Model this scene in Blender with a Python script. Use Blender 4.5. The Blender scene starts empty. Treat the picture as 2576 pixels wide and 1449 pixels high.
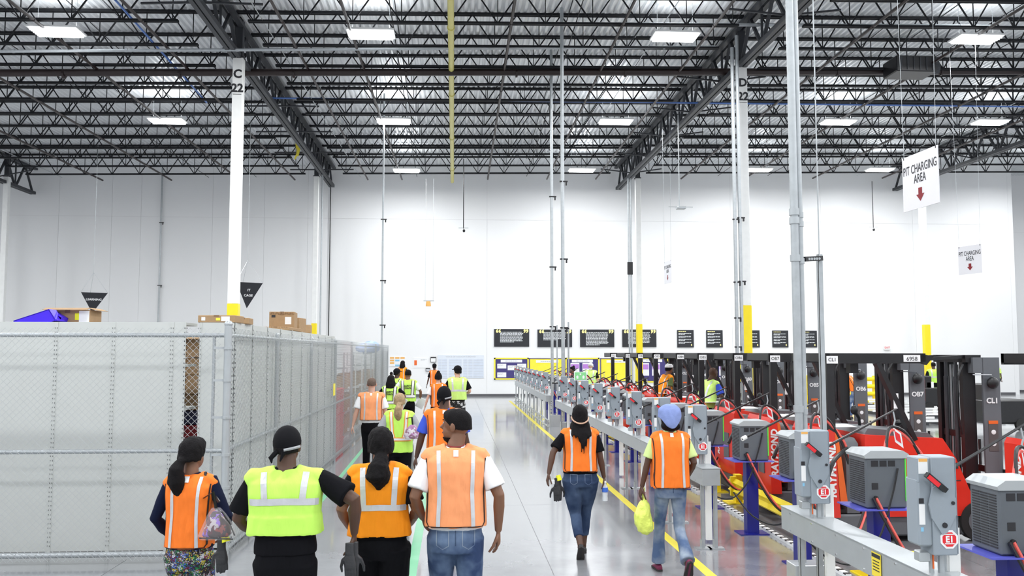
import bpy, math, random
import numpy as np
from mathutils import Vector, Matrix, Euler, noise
from mathutils.bvhtree import BVHTree
random.seed(7)
PI = math.pi
sc = bpy.context.scene
col = sc.collection

# ------------------------------------------------------------------ camera
FPX, CX, CY = 2250.0, 1288.0, 724.5
CAMZ = 2.25
cam_d = bpy.data.cameras.new('camera')
cam_d.sensor_width = 36.0
cam_d.sensor_fit = 'HORIZONTAL'
cam_d.lens = 36.0 * FPX / 2576.0
cam_d.clip_start, cam_d.clip_end = 0.1, 300
cam = bpy.data.objects.new('camera', cam_d)
col.objects.link(cam)
cam.location = (0, 0, CAMZ)
cam.rotation_euler = (math.radians(90 + 4.13), 0, math.radians(-3.69))
sc.camera = cam
CAMM = cam.rotation_euler.to_matrix()

# ------------------------------------------------------------------ exposure, world, hall lights
sc.view_settings.view_transform = 'Standard'
sc.view_settings.look = 'None'
sc.view_settings.gamma = 1.0
sc.view_settings.use_curve_mapping = False
sc.cycles.diffuse_bounces = 4
sc.cycles.max_bounces = 8
sc.cycles.adaptive_threshold = 0.02
sc.view_settings.exposure = -0.22
wd = bpy.data.worlds.new('world')
sc.world = wd
wd.use_nodes = True
wd.node_tree.nodes['Background'].inputs[0].default_value = (0.8, 0.9, 1.0, 1)
wd.node_tree.nodes['Background'].inputs[1].default_value = 0.3
LIGHT_W = 470.0
LIGHT_XS = [-35.8, -27.4, -19.0, -10.6, -2.3, 6.1, 14.8, 20.9, 29.3, 37.7]
LIGHT_YS = [-12.0, -3.0, 6.0, 15.0, 24.0, 33.2, 42.3]
LIGHT_POS = [(x, y) for y in LIGHT_YS for x in LIGHT_XS if not (y > 40 and (x < -5 or x > 36))]
def lamp_z(x): return 10.92 + 0.015 * (x - 1.2)
for (x, y) in LIGHT_POS:
    ld = bpy.data.lights.new('high_bay_lamp', 'AREA')
    ld.shape = 'RECTANGLE'; ld.size = 1.15; ld.size_y = 0.6
    ld.energy = LIGHT_W; ld.color = (0.985, 0.995, 1.0)
    lo = bpy.data.objects.new('high_bay_lamp', ld)
    lo.location = (x, y, lamp_z(x) - 0.06)
    col.objects.link(lo)
    if y > 5 and -25 < x < 32:      # upward fill lamps added above the fixtures to brighten the roof deck
        lu = bpy.data.lights.new('deck_fill_lamp', 'AREA'); lu.shape = 'RECTANGLE'; lu.size = 1.1; lu.size_y = 0.5
        lu.energy = LIGHT_W * 0.10; lu.color = (0.96, 0.985, 1.0)
        uo = bpy.data.objects.new('deck_fill_lamp', lu); uo.location = (x, y, lamp_z(x) + 0.2); uo.rotation_euler = (PI, 0, 0)
        col.objects.link(uo)

# ------------------------------------------------------------------ pixel helpers
def ray(px, py):
    return (CAMM @ Vector(((px - CX) / FPX, -(py - CY) / FPX, -1.0))).normalized()
def on_z(px, py, z=0.0):
    d = ray(px, py); t = (z - CAMZ) / d.z
    return Vector((d.x * t, d.y * t, z))
def on_y(px, py, y):
    d = ray(px, py); t = y / d.y
    return Vector((d.x * t, y, CAMZ + d.z * t))
def on_x(px, py, x):
    d = ray(px, py); t = x / d.x
    return Vector((x, d.y * t, CAMZ + d.z * t))
def xat(px, y): return on_y(px, 887, y).x

# ------------------------------------------------------------------ materials
MATS = {}
def mat(name, c, rough=0.5, metal=0.0, var=0.06, scale=6.0, bump=0.0, bscale=40.0, spec=0.5, emit=0.0, alpha=1.0, trans=0.0, sheen=0.0):
    if name in MATS: return MATS[name]
    m = bpy.data.materials.new(name); m.use_nodes = True
    nt = m.node_tree; b = nt.nodes['Principled BSDF']
    b.inputs['Roughness'].default_value = rough
    b.inputs['Metallic'].default_value = metal
    b.inputs['Specular IOR Level'].default_value = spec
    tc = nt.nodes.new('ShaderNodeTexCoord')
    n = nt.nodes.new('ShaderNodeTexNoise'); n.inputs['Scale'].default_value = scale; n.inputs['Detail'].default_value = 3
    nt.links.new(tc.outputs['Object'], n.inputs['Vector'])
    mx = nt.nodes.new('ShaderNodeMix'); mx.data_type = 'RGBA'
    lo = tuple(max(0, v * (1 - var)) for v in c[:3]) + (1,); hi = tuple(min(1, v * (1 + var)) for v in c[:3]) + (1,)
    mx.inputs['A'].default_value = lo; mx.inputs['B'].default_value = hi
    nt.links.new(n.outputs['Fac'], mx.inputs['Factor'])
    nt.links.new(mx.outputs['Result'], b.inputs['Base Color'])
    if bump > 0:
        n2 = nt.nodes.new('ShaderNodeTexNoise'); n2.inputs['Scale'].default_value = bscale; n2.inputs['Detail'].default_value = 4
        mp = nt.nodes.new('ShaderNodeMapping'); mp.inputs['Scale'].default_value = (1, 1, .3) if bscale in (14, 10, 12) else (1, 1, 1)
        nt.links.new(tc.outputs['Object'], mp.inputs['Vector']); nt.links.new(mp.outputs['Vector'], n2.inputs['Vector'])
        bp = nt.nodes.new('ShaderNodeBump'); bp.inputs['Strength'].default_value = bump; bp.inputs['Distance'].default_value = 0.02
        nt.links.new(n2.outputs['Fac'], bp.inputs['Height']); nt.links.new(bp.outputs['Normal'], b.inputs['Normal'])
    if emit > 0:
        b.inputs['Emission Color'].default_value = tuple(c[:3]) + (1,)
        b.inputs['Emission Strength'].default_value = emit
    b.inputs['Alpha'].default_value = alpha
    b.inputs['Transmission Weight'].default_value = trans
    if sheen: b.inputs['Sheen Weight'].default_value = sheen
    MATS[name] = m
    return m

def cells_mat(name, cols, scale, rough=0.8, trans=0.0):
    m = bpy.data.materials.new(name); m.use_nodes = True
    nt = m.node_tree; b = nt.nodes['Principled BSDF']; b.inputs['Roughness'].default_value = rough
    b.inputs['Transmission Weight'].default_value = trans
    tc = nt.nodes.new('ShaderNodeTexCoord')
    n0 = nt.nodes.new('ShaderNodeTexNoise'); n0.inputs['Scale'].default_value = scale * 1.3
    nt.links.new(tc.outputs['Object'], n0.inputs['Vector'])
    ad = nt.nodes.new('ShaderNodeMixRGB'); ad.blend_type = 'ADD'; ad.inputs[0].default_value = 0.12
    nt.links.new(tc.outputs['Object'], ad.inputs[1]); nt.links.new(n0.outputs['Color'], ad.inputs[2])
    v = nt.nodes.new('ShaderNodeTexVoronoi'); v.inputs['Scale'].default_value = scale
    nt.links.new(ad.outputs[0], v.inputs['Vector'])
    cr = nt.nodes.new('ShaderNodeValToRGB'); cr.color_ramp.interpolation = 'CONSTANT'
    sp = nt.nodes.new('ShaderNodeSeparateColor'); nt.links.new(v.outputs['Color'], sp.inputs[0])
    nt.links.new(sp.outputs[0], cr.inputs[0])
    el = cr.color_ramp.elements
    while len(el) < len(cols): el.new(0.5)
    for i, c in enumerate(cols):
        el[i].position = i / len(cols); el[i].color = tuple(c) + (1,)
    nt.links.new(cr.outputs[0], b.inputs['Base Color'])
    MATS[name] = m
    return m

def floor_mat():
    m = bpy.data.materials.new('polished_concrete'); m.use_nodes = True
    nt = m.node_tree; b = nt.nodes['Principled BSDF']
    geo = nt.nodes.new('ShaderNodeNewGeometry')
    n = nt.nodes.new('ShaderNodeTexNoise'); n.inputs['Scale'].default_value = 0.55; n.inputs['Detail'].default_value = 8; n.inputs['Roughness'].default_value = 0.65
    nt.links.new(geo.outputs['Position'], n.inputs['Vector'])
    cr = nt.nodes.new('ShaderNodeValToRGB')
    cr.color_ramp.elements[0].position = 0.3; cr.color_ramp.elements[0].color = (0.20, 0.21, 0.225, 1)
    cr.color_ramp.elements[1].position = 0.75; cr.color_ramp.elements[1].color = (0.34, 0.35, 0.37, 1)
    nt.links.new(n.outputs['Fac'], cr.inputs[0]); nt.links.new(cr.outputs[0], b.inputs['Base Color'])
    mr = nt.nodes.new('ShaderNodeMapRange'); mr.inputs['To Min'].default_value = 0.10; mr.inputs['To Max'].default_value = 0.26
    nt.links.new(n.outputs['Fac'], mr.inputs['Value']); nt.links.new(mr.outputs[0], b.inputs['Roughness'])
    b.inputs['Specular IOR Level'].default_value = 0.75
    b.inputs['Coat Weight'].default_value = 0.6; b.inputs['Coat Roughness'].default_value = 0.08
    n3 = nt.nodes.new('ShaderNodeTexNoise'); n3.inputs['Scale'].default_value = 1.2
    nt.links.new(geo.outputs['Position'], n3.inputs['Vector'])
    bp = nt.nodes.new('ShaderNodeBump'); bp.inputs['Strength'].default_value = 0.05; bp.inputs['Distance'].default_value = 0.02
    nt.links.new(n3.outputs['Fac'], bp.inputs['Height']); nt.links.new(bp.outputs['Normal'], b.inputs['Normal'])
    MATS['polished_concrete'] = m
    return m

M_floor = floor_mat()
M_joint = mat('floor_joint', (0.30, 0.30, 0.31), 0.8)
M_wall = mat('white_wall_paint', (0.84, 0.85, 0.86), 0.75, var=0.02, scale=0.4)
M_wall2 = mat('wall_joint_caulk', (0.68, 0.68, 0.69), 0.9)
M_base = mat('dark_baseboard', (0.10, 0.10, 0.11), 0.6)
M_deck = mat('galvanized_roof_deck', (0.88, 0.90, 0.92), 0.32, 0.3, var=0.05, scale=1.5)
M_joist = mat('black_primer_steel', (0.010, 0.011, 0.014), 0.6, var=0.2, spec=0.3)
M_girder = mat('dark_grey_girder_steel', (0.035, 0.038, 0.045), 0.5, var=0.2)
M_white = mat('white_steel_paint', (0.86, 0.87, 0.86), 0.45)
M_yellow = mat('safety_yellow_paint', (0.95, 0.74, 0.01), 0.45)
M_yellow2 = mat('floor_marking_yellow', (0.93, 0.80, 0.07), 0.35)
M_green = mat('floor_marking_green', (0.13, 0.46, 0.25), 0.35)
M_galv = mat('galvanized_steel', (0.45, 0.48, 0.50), 0.38, 0.5, var=0.15, scale=14)
M_galv_lt = mat('bright_galvanized_sheet', (0.46, 0.49, 0.51), 0.36, 0.45, var=0.08, scale=8)
M_wire = mat('chain_link_wire', (0.50, 0.52, 0.53), 0.4, 0.4)
M_shelf = mat('light_grey_shelf_enamel', (0.56, 0.58, 0.565), 0.55, var=0.03)
M_slot = mat('slot_shadow_grey', (0.20, 0.21, 0.21), 0.8)
M_dark = mat('dark_hole', (0.03, 0.03, 0.035), 0.8)
M_card = mat('corrugated_cardboard', (0.40, 0.26, 0.14), 0.85, var=0.12, scale=20)
M_tape = mat('brown_packing_tape', (0.26, 0.15, 0.07), 0.4)
M_paper = mat('white_paper', (0.85, 0.86, 0.87), 0.7, var=0.01)
M_blue_bin = mat('royal_blue_plastic', (0.05, 0.01, 0.72), 0.4)
M_red_tote = mat('dark_red_plastic', (0.30, 0.012, 0.02), 0.45)
M_navy = mat('dark_navy_plastic', (0.02, 0.025, 0.07), 0.45)
M_black = mat('black_paint', (0.009, 0.009, 0.011), 0.4, var=0.2)
M_blackm = mat('matt_black_sign_board', (0.018, 0.02, 0.026), 0.6, var=0.1)
M_truck_red = mat('truck_red_enamel', (0.72, 0.035, 0.02), 0.32, var=0.05, scale=20)
M_truck_or = mat('truck_orange_trim', (0.80, 0.14, 0.02), 0.4)
M_truck_grey = mat('truck_grey_plastic', (0.12, 0.13, 0.145), 0.45)
M_rubber = mat('black_rubber', (0.015, 0.015, 0.015), 0.75)
M_chrome = mat('bright_steel_rod', (0.7, 0.7, 0.72), 0.15, 1.0)
M_box_grey = mat('enclosure_grey_enamel', (0.29, 0.335, 0.38), 0.45, var=0.03)
M_box_dk = mat('enclosure_grey_side', (0.22, 0.255, 0.30), 0.5)
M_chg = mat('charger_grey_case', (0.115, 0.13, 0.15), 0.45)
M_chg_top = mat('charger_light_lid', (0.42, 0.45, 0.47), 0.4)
M_lime_led = mat('charger_green_strip', (0.12, 0.75, 0.08), 0.4)
M_blue_post = mat('deep_blue_enamel', (0.004, 0.008, 0.22), 0.35)
M_red = mat('sticker_red', (0.78, 0.02, 0.03), 0.5)
M_redcable = mat('red_cable_sheath', (0.75, 0.12, 0.10), 0.45)
M_darkred = mat('dark_red_arrow', (0.24, 0.012, 0.02), 0.6)
M_sign = mat('white_sign_board', (0.80, 0.80, 0.84), 0.5, var=0.01)
M_ink = mat('black_ink', (0.02, 0.02, 0.025), 0.6)
M_gas = mat('yellow_gas_pipe', (0.72, 0.66, 0.20), 0.4)
M_bluepipe = mat('blue_air_line', (0.10, 0.22, 0.60), 0.4)
M_sprink = mat('dark_brown_sprinkler_pipe', (0.022, 0.012, 0.012), 0.45)
M_navyb = mat('navy_board_paper', (0.06, 0.05, 0.19), 0.8, bump=0.3, bscale=9)
M_yelb = mat('yellow_board_paper', (0.95, 0.82, 0.06), 0.8, bump=0.3, bscale=9)
M_quote = mat('pale_yellow_print', (0.95, 0.85, 0.35), 0.6)
M_print = mat('white_print', (0.75, 0.78, 0.80), 0.6)
M_gprint = mat('grey_print', (0.50, 0.52, 0.56), 0.7)
M_purple = mat('purple_print', (0.48, 0.22, 0.66), 0.7)
M_greens = mat('green_sign_face', (0.25, 0.68, 0.28), 0.5)
M_orange_s = mat('orange_print', (0.85, 0.45, 0.12), 0.7)
M_blue_s = mat('light_blue_print', (0.25, 0.55, 0.78), 0.7)
M_emit = mat('lit_lamp_diffuser', (0.95, 0.98, 1.0), 0.5, emit=9.0, var=0.0)
M_caut = mat('caution_label_yellow', (0.85, 0.68, 0.05), 0.5)
M_orangev = mat('orange_mesh_vest', (0.95, 0.20, 0.015), 0.8, var=0.05, scale=25, bump=0.6, bscale=14)
M_orangel = mat('bright_orange_vest', (1.0, 0.30, 0.0), 0.8, var=0.04, scale=25, bump=0.6, bscale=14)
M_peach = mat('pale_orange_mesh_vest', (0.98, 0.36, 0.15), 0.8, var=0.05, scale=25, bump=0.6, bscale=14)
M_limev = mat('lime_vest', (0.56, 0.93, 0.13), 0.8, var=0.04, scale=20, bump=0.6, bscale=14)
M_limep = mat('pale_lime_vest', (0.62, 0.90, 0.22), 0.8, var=0.04, scale=20, bump=0.6, bscale=14)
M_refl = mat('reflective_silver_tape', (0.62, 0.63, 0.66), 0.35, 0.2, var=0.1, scale=30)
M_reflw = mat('pale_reflective_tape', (0.80, 0.80, 0.80), 0.5)
M_edge = mat('black_binding', (0.02, 0.01, 0.01), 0.7)
M_orstrip = mat('orange_tape', (0.95, 0.35, 0.05), 0.6)
M_blkcloth = mat('black_cotton', (0.006, 0.006, 0.008), 0.9, var=0.2, bump=0.6, bscale=10, spec=0.12)
M_navycl = mat('navy_knit', (0.006, 0.009, 0.03), 0.9, var=0.2, bump=0.6, bscale=10, spec=0.15)
M_whitecl = mat('white_cotton', (0.84, 0.84, 0.86), 0.85, var=0.03, bump=0.6, bscale=10)
M_bluecl = mat('blue_tshirt_cotton', (0.04, 0.09, 0.60), 0.85, var=0.1, bump=0.6, bscale=10)
M_greencl = mat('olive_green_cotton', (0.13, 0.19, 0.06), 0.85, var=0.1)
M_dkgreen = mat('dark_green_cotton', (0.01, 0.07, 0.04), 0.85, var=0.1)
M_greycl = mat('grey_cotton', (0.35, 0.36, 0.38), 0.85, var=0.1)
M_pklime = mat('pale_lime_cotton', (0.62, 0.78, 0.30), 0.85, var=0.05)
def denim(name, a, b, sc_=5):
    m = mat(name, a, 0.85, var=0.0, scale=sc_, bump=0.5, bscale=12, spec=0.2)
    nt = m.node_tree; n = [x for x in nt.nodes if x.type == 'TEX_NOISE' and abs(x.inputs['Scale'].default_value - sc_) < .01][0]
    cr_ = nt.nodes.new('ShaderNodeValToRGB'); e = cr_.color_ramp.elements
    e[0].position = .40; e[0].color = tuple(a) + (1,); e[1].position = .68; e[1].color = tuple(b) + (1,)
    nt.links.new(n.outputs['Fac'], cr_.inputs[0]); nt.links.new(cr_.outputs[0], nt.nodes['Principled BSDF'].inputs['Base Color'])
    return m
M_denim = denim('blue_denim', (.035, .06, .14), (.16, .23, .36))
M_denimdk = denim('dark_blue_denim', (.025, .045, .10), (.075, .115, .20))
M_denimlt = denim('faded_blue_denim', (.09, .14, .26), (.34, .40, .48))
M_bluesh = mat('blue_shorts_cloth', (0.02, 0.04, 0.35), 0.85)
M_comic = cells_mat('colourful_print_cloth', [(0.01, 0.01, 0.02), (0.01, 0.22, 0.06), (0.02, 0.015, 0.03), (0.05, 0.12, 0.42), (0.16, 0.01, 0.05), (0.02, 0.02, 0.03), (0.55, 0.55, 0.60), (0.015, 0.02, 0.02), (0.55, 0.45, 0.04), (0.03, 0.01, 0.02)], 46)
M_bw = cells_mat('black_white_print_cloth', [(0.01, 0.01, 0.012), (0.02, 0.02, 0.02), (0.7, 0.7, 0.7), (0.01, 0.01, 0.01)], 22)
M_skin_d = mat('dark_brown_skin', (0.085, 0.038, 0.022), 0.5, var=0.06)
M_skin_m = mat('brown_skin', (0.20, 0.092, 0.052), 0.5, var=0.06)
M_skin_l = mat('light_skin', (0.62, 0.36, 0.27), 0.5, var=0.06)
M_hairb = mat('black_hair', (0.006, 0.005, 0.006), 0.8, var=0.4, scale=60, bump=0.35, bscale=110, spec=0.2)
M_hairs = mat('short_brown_hair', (0.12, 0.075, 0.055), 0.7, var=0.3, scale=60, bump=0.6, bscale=70)
M_hairbl = mat('streaked_blonde_hair', (0.36, 0.25, 0.13), 0.6, var=0.6, scale=30, bump=0.35, bscale=90)
M_hairw = mat('white_hair', (0.75, 0.74, 0.72), 0.7, bump=0.5, bscale=60)
M_capb = mat('black_cap_cloth', (0.007, 0.007, 0.009), 0.85, spec=0.15)
M_scarf = mat('periwinkle_blue_headscarf', (0.22, 0.29, 0.58), 0.85, var=0.15, scale=20, bump=0.4, bscale=20)
M_eye = mat('eye_white', (0.8, 0.8, 0.8), 0.3)
M_pupil = mat('eye_pupil', (0.02, 0.012, 0.01), 0.3)
M_lip = mat('lips', (0.22, 0.06, 0.05), 0.5)
M_shoe = mat('black_shoe_leather', (0.02, 0.02, 0.022), 0.6)
M_shoep = mat('maroon_shoe_mesh', (0.17, 0.015, 0.06), 0.6)
M_sole = mat('dark_rubber_sole', (0.035, 0.03, 0.03), 0.8)
M_glove = mat('black_rubberised_glove', (0.03, 0.03, 0.034), 0.4, bump=0.3, bscale=30)
M_gcuff = mat('yellow_glove_cuff', (0.85, 0.85, 0.03), 0.7)
M_clear = mat('clear_vinyl', (0.85, 0.85, 0.9), 0.08, alpha=0.14, var=0.02)
M_cont = cells_mat('assorted_bag_contents', [(0.10, 0.02, 0.03), (0.3, 0.06, 0.05), (0.06, 0.03, 0.03), (0.5, 0.45, 0.48), (0.25, 0.12, 0.55), (0.04, 0.02, 0.03)], 22, 0.25)
M_pinkc = cells_mat('pink_bag_contents', [(0.45, 0.12, 0.42), (0.6, 0.5, 0.6), (0.2, 0.04, 0.1), (0.7, 0.68, 0.72), (0.35, 0.1, 0.3)], 22, 0.3)
M_plbag = mat('yellow_green_plastic_bag', (0.78, 0.90, 0.16), 0.3, var=0.1, scale=15, bump=0.8, bscale=18)
M_water = mat('clear_bottle_plastic', (0.85, 0.9, 0.95), 0.1, alpha=0.55)
M_bluecap = mat('blue_bottle_label', (0.05, 0.15, 0.6), 0.4)
M_bluebag = mat('pale_blue_plastic_wrap', (0.35, 0.48, 0.85), 0.35, bump=0.8, bscale=12)
M_bead = mat('beaded_headband', (0.55, 0.35, 0.25), 0.5, var=0.8, scale=60)

# ------------------------------------------------------------------ mesh builder
class MB:
    def __init__(s): s.v = []; s.f = []; s.sm = False
    def add(s, vs, fs):
        o = len(s.v); s.v.extend([tuple(v) for v in vs]); s.f.extend([tuple(i + o for i in f) for f in fs]); return s
    def box(s, c, d, R=None):
        c = Vector(c); hx, hy, hz = d[0] / 2, d[1] / 2, d[2] / 2
        vs = [Vector((x, y, z)) for z in (-hz, hz) for y in (-hy, hy) for x in (-hx, hx)]
        if R is not None: vs = [R @ v for v in vs]
        return s.add([c + v for v in vs], [(0, 2, 3, 1), (4, 5, 7, 6), (0, 1, 5, 4), (2, 6, 7, 3), (0, 4, 6, 2), (1, 3, 7, 5)])
    def b2(s, p, q):
        return s.box([(a + b) / 2 for a, b in zip(p, q)], [abs(b - a) for a, b in zip(p, q)])
    def bevbox(s, c, d, bv=0.01):
        # box with chamfered edges
        x, y, z = d[0] / 2, d[1] / 2, d[2] / 2; c = Vector(c); vs = []; idx = {}
        for sx in (-1, 1):
            for sy in (-1, 1):
                for sz in (-1, 1):
                    for k, p in enumerate(((x - bv, y - bv, z), (x - bv, y, z - bv), (x, y - bv, z - bv))):
                        idx[(sx, sy, sz, k)] = len(vs); vs.append(c + Vector((p[0] * sx, p[1] * sy, p[2] * sz)))
        fs = []
        for sz in (-1, 1): fs.append([idx[(a, b, sz, 0)] for a, b in ((-1, -1), (1, -1), (1, 1), (-1, 1))])
        for sy in (-1, 1): fs.append([idx[(a, sy, b, 1)] for a, b in ((-1, -1), (1, -1), (1, 1), (-1, 1))])
        for sx in (-1, 1): fs.append([idx[(sx, a, b, 2)] for a, b in ((-1, -1), (1, -1), (1, 1), (-1, 1))])
        for sx in (-1, 1):
            for sy in (-1, 1): fs.append([idx[(sx, sy, -1, 1)], idx[(sx, sy, -1, 2)], idx[(sx, sy, 1, 2)], idx[(sx, sy, 1, 1)]])
            for sz in (-1, 1): fs.append([idx[(sx, -1, sz, 0)], idx[(sx, -1, sz, 2)], idx[(sx, 1, sz, 2)], idx[(sx, 1, sz, 0)]])
        for sy in (-1, 1):
            for sz in (-1, 1): fs.append([idx[(-1, sy, sz, 0)], idx[(-1, sy, sz, 1)], idx[(1, sy, sz, 1)], idx[(1, sy, sz, 0)]])
        for sx in (-1, 1):
            for sy in (-1, 1):
                for sz in (-1, 1): fs.append([idx[(sx, sy, sz, k)] for k in range(3)])
        return s.add(vs, fs)
    def bar(s, a, b, w, h=None, up=(0, 0, 1)):
        a = Vector(a); b = Vector(b); h = h or w; d = b - a; L = d.length
        if L < 1e-6: return s
        d /= L; up = Vector(up)
        if abs(d.dot(up)) > 0.99: up = Vector((0, 1, 0)) if abs(d.y) < 0.9 else Vector((1, 0, 0))
        x = d.cross(up).normalized(); y = x.cross(d).normalized()
        vs = [p + x * sx * w / 2 + y * sy * h / 2 for p in (a, b) for sx, sy in ((-1, -1), (1, -1), (1, 1), (-1, 1))]
        return s.add(vs, [(0, 1, 2, 3), (7, 6, 5, 4), (0, 4, 5, 1), (1, 5, 6, 2), (2, 6, 7, 3), (3, 7, 4, 0)])
    def cyl(s, a, b, r, n=10, r2=None):
        return s.tube([a, b], [r, r if r2 is None else r2], n)
    def tube(s, pts, rad, n=8, sq=1.0, ax=None):
        pts = [Vector(p) for p in pts]
        if not hasattr(rad, '__len__'): rad = [rad] * len(pts)
        ref = None; rings = []
        for i, p in enumerate(pts):
            t = (pts[min(i + 1, len(pts) - 1)] - pts[max(i - 1, 0)]).normalized()
            if ref is None:
                ref = Vector(ax) if ax is not None else (Vector((1, 0, 0)) if abs(t.x) < 0.8 else Vector((0, 1, 0)))
            u = (ref - t * ref.dot(t))
            u = u.normalized() if u.length > 1e-5 else t.orthogonal().normalized()
            ref = u; w = t.cross(u)
            rings.append([p + u * math.cos(2 * PI * k / n) * rad[i] + w * math.sin(2 * PI * k / n) * rad[i] * sq for k in range(n)])
        return s.rings(rings)
    def rings(s, rings, cap=True):
        o = []; vs = []; n = len(rings[0])
        for r in rings: vs += r
        fs = []
        for i in range(len(rings) - 1):
            for k in range(n):
                k2 = (k + 1) % n
                fs.append((i * n + k, i * n + k2, (i + 1) * n + k2, (i + 1) * n + k))
        if cap:
            fs.append(tuple(range(n - 1, -1, -1))); fs.append(tuple(range((len(rings) - 1) * n, len(rings) * n)))
        return s.add(vs, fs)
    def ell(s, c, r, n=16, m=10, R=None, z0=-1.0, z1=1.0):
        c = Vector(c); rg = []
        a0, a1 = math.asin(max(-1, z0)), math.asin(min(1, z1))
        for i in range(m + 1):
            a = a0 + (a1 - a0) * i / m
            if z0 <= -1 and i == 0: a += 0.02
            if z1 >= 1 and i == m: a -= 0.02
            rr = []
            for k in range(n):
                t = 2 * PI * k / n
                v = Vector((math.cos(a) * math.cos(t) * r[0], math.cos(a) * math.sin(t) * r[1], math.sin(a) * r[2]))
                if R is not None: v = R @ v
                rr.append(c + v)
            rg.append(rr)
        return s.rings(rg)
    def prism(s, poly, y0, y1, ax='y'):
        n = len(poly); vs = []
        for y in (y0, y1):
            for p in poly:
                vs.append((p[0], y, p[1]) if ax == 'y' else ((y, p[0], p[1]) if ax == 'x' else (p[0], p[1], y)))
        fs = [tuple(range(n)), tuple(range(2 * n - 1, n - 1, -1))]
        for k in range(n): k2 = (k + 1) % n; fs.append((k, k + n, k2 + n, k2))
        return s.add(vs, fs)
    def quad(s, a, b, c, d): return s.add([a, b, c, d], [(0, 1, 2, 3)])
    def mesh(s, name='mesh', smooth=False):
        me = bpy.data.meshes.new(name); me.from_pydata(s.v, [], s.f); me.update()
        import bmesh
        bm = bmesh.new(); bm.from_mesh(me); bmesh.ops.recalc_face_normals(bm, faces=bm.faces); bm.to_mesh(me); bm.free()
        if smooth or s.sm:
            me.polygons.foreach_set('use_smooth', [True] * len(me.polygons))
            try: me.set_sharp_from_angle(angle=math.radians(42))
            except Exception: pass
        return me
    def build(s, name, m, parent=None, smooth=False, **kw):
        return obj(name, s.mesh(name, smooth), m, parent, **kw)

def cr(pts, n=5):
    P = [Vector(p) for p in pts]; out = []
    for i in range(len(P) - 1):
        a, b, c, d = P[max(i - 1, 0)], P[i], P[i + 1], P[min(i + 2, len(P) - 1)]
        for k in range(n):
            t = k / n
            out.append(.5 * ((2 * b) + (c - a) * t + (2 * a - 5 * b + 4 * c - d) * t * t + (3 * b - a - 3 * c + d) * t ** 3))
    return out + [P[-1]]
def obj(name, me, m=None, parent=None, loc=None, rot=None, label=None, kind=None, cat=None, group=None):
    if m is not None and not me.materials: me.materials.append(m)
    o = bpy.data.objects.new(name, me); col.objects.link(o)
    if parent is not None: o.parent = parent
    if loc is not None: o.location = loc
    if rot is not None: o.rotation_euler = rot
    if label: o['label'] = label
    if kind: o['kind'] = kind
    if cat: o['category'] = cat
    if group: o['group'] = group
    return o

def thing(name, label, cat, loc=(0, 0, 0), rz=0.0, group=None, rot=None):
    o = bpy.data.objects.new(name, None); col.objects.link(o)
    o.empty_display_size = 0.2
    o.location = loc; o.rotation_euler = rot if rot else (0, 0, rz)
    o['label'] = label; o['category'] = cat
    if group: o['group'] = group
    return o

def dup(root, loc, rz=None, label=None, group=None):
    r = root.copy(); col.objects.link(r); r.location = loc
    if rz is not None: r.rotation_euler = (0, 0, rz)
    if label: r['label'] = label
    if group: r['group'] = group
    for ch in list(KIDS(root)):
        c = ch.copy(); col.objects.link(c); c.parent = r
        for g in list(KIDS(ch)):
            d = g.copy(); col.objects.link(d); d.parent = c
    return r
def KIDS(o): return sorted(o.children, key=lambda c: c.name)

TS = bpy.data.scenes.new('scratch')
def bake(me, mods):
    o = bpy.data.objects.new('scratch', me); TS.collection.objects.link(o)
    for typ, props in mods:
        md = o.modifiers.new('m', typ)
        for k, v in props.items(): setattr(md, k, v)
    vl = TS.view_layers[0]; vl.update(); dg = vl.depsgraph
    out = bpy.data.meshes.new_from_object(o.evaluated_get(dg))
    bpy.data.objects.remove(o); bpy.data.meshes.remove(me)
    return out
TXT = {}
def text_mesh(body, size=1.0, align='CENTER', extrude=0.002, bold=0.0, shear=0.0, ls=1.0):
    key = (body, size, align, bold, shear)
    if key in TXT: return TXT[key].copy()
    c = bpy.data.curves.new('t', 'FONT'); c.body = body; c.size = size; c.align_x = align; c.align_y = 'CENTER'
    c.extrude = extrude; c.offset = bold; c.resolution_u = 3; c.shear = shear; c.space_line = ls
    o = bpy.data.objects.new('t', c); TS.collection.objects.link(o)
    vl = TS.view_layers[0]; vl.update()
    me = bpy.data.meshes.new_from_object(o.evaluated_get(vl.depsgraph))
    bpy.data.objects.remove(o); bpy.data.curves.remove(c)
    me.name = 'lettering'; TXT[key] = me
    return me.copy()
FACE = (PI / 2, 0, 0)      # lettering that faces -Y
def lettering(body, size, m, parent, loc, rot=FACE, name='lettering', **k):
    me = text_mesh(body, size, **k); me.materials.clear()
    return obj(name, me, m, parent, loc=loc, rot=rot)
ORD = ['nearest', 'second', 'third', 'fourth', 'fifth', 'sixth', 'seventh', 'eighth', 'ninth', 'tenth', 'eleventh', 'twelfth', 'thirteenth', 'fourteenth', 'fifteenth', 'sixteenth', 'seventeenth', 'eighteenth', 'nineteenth', 'twentieth']
# ================================================================== ROOM SHELL
YW = 46.5
X0, X1, YB = -42.0, 44.0, -18.0
def zdeck(x): return 12.05 + 0.0155 * (x - 1.2)

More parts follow.
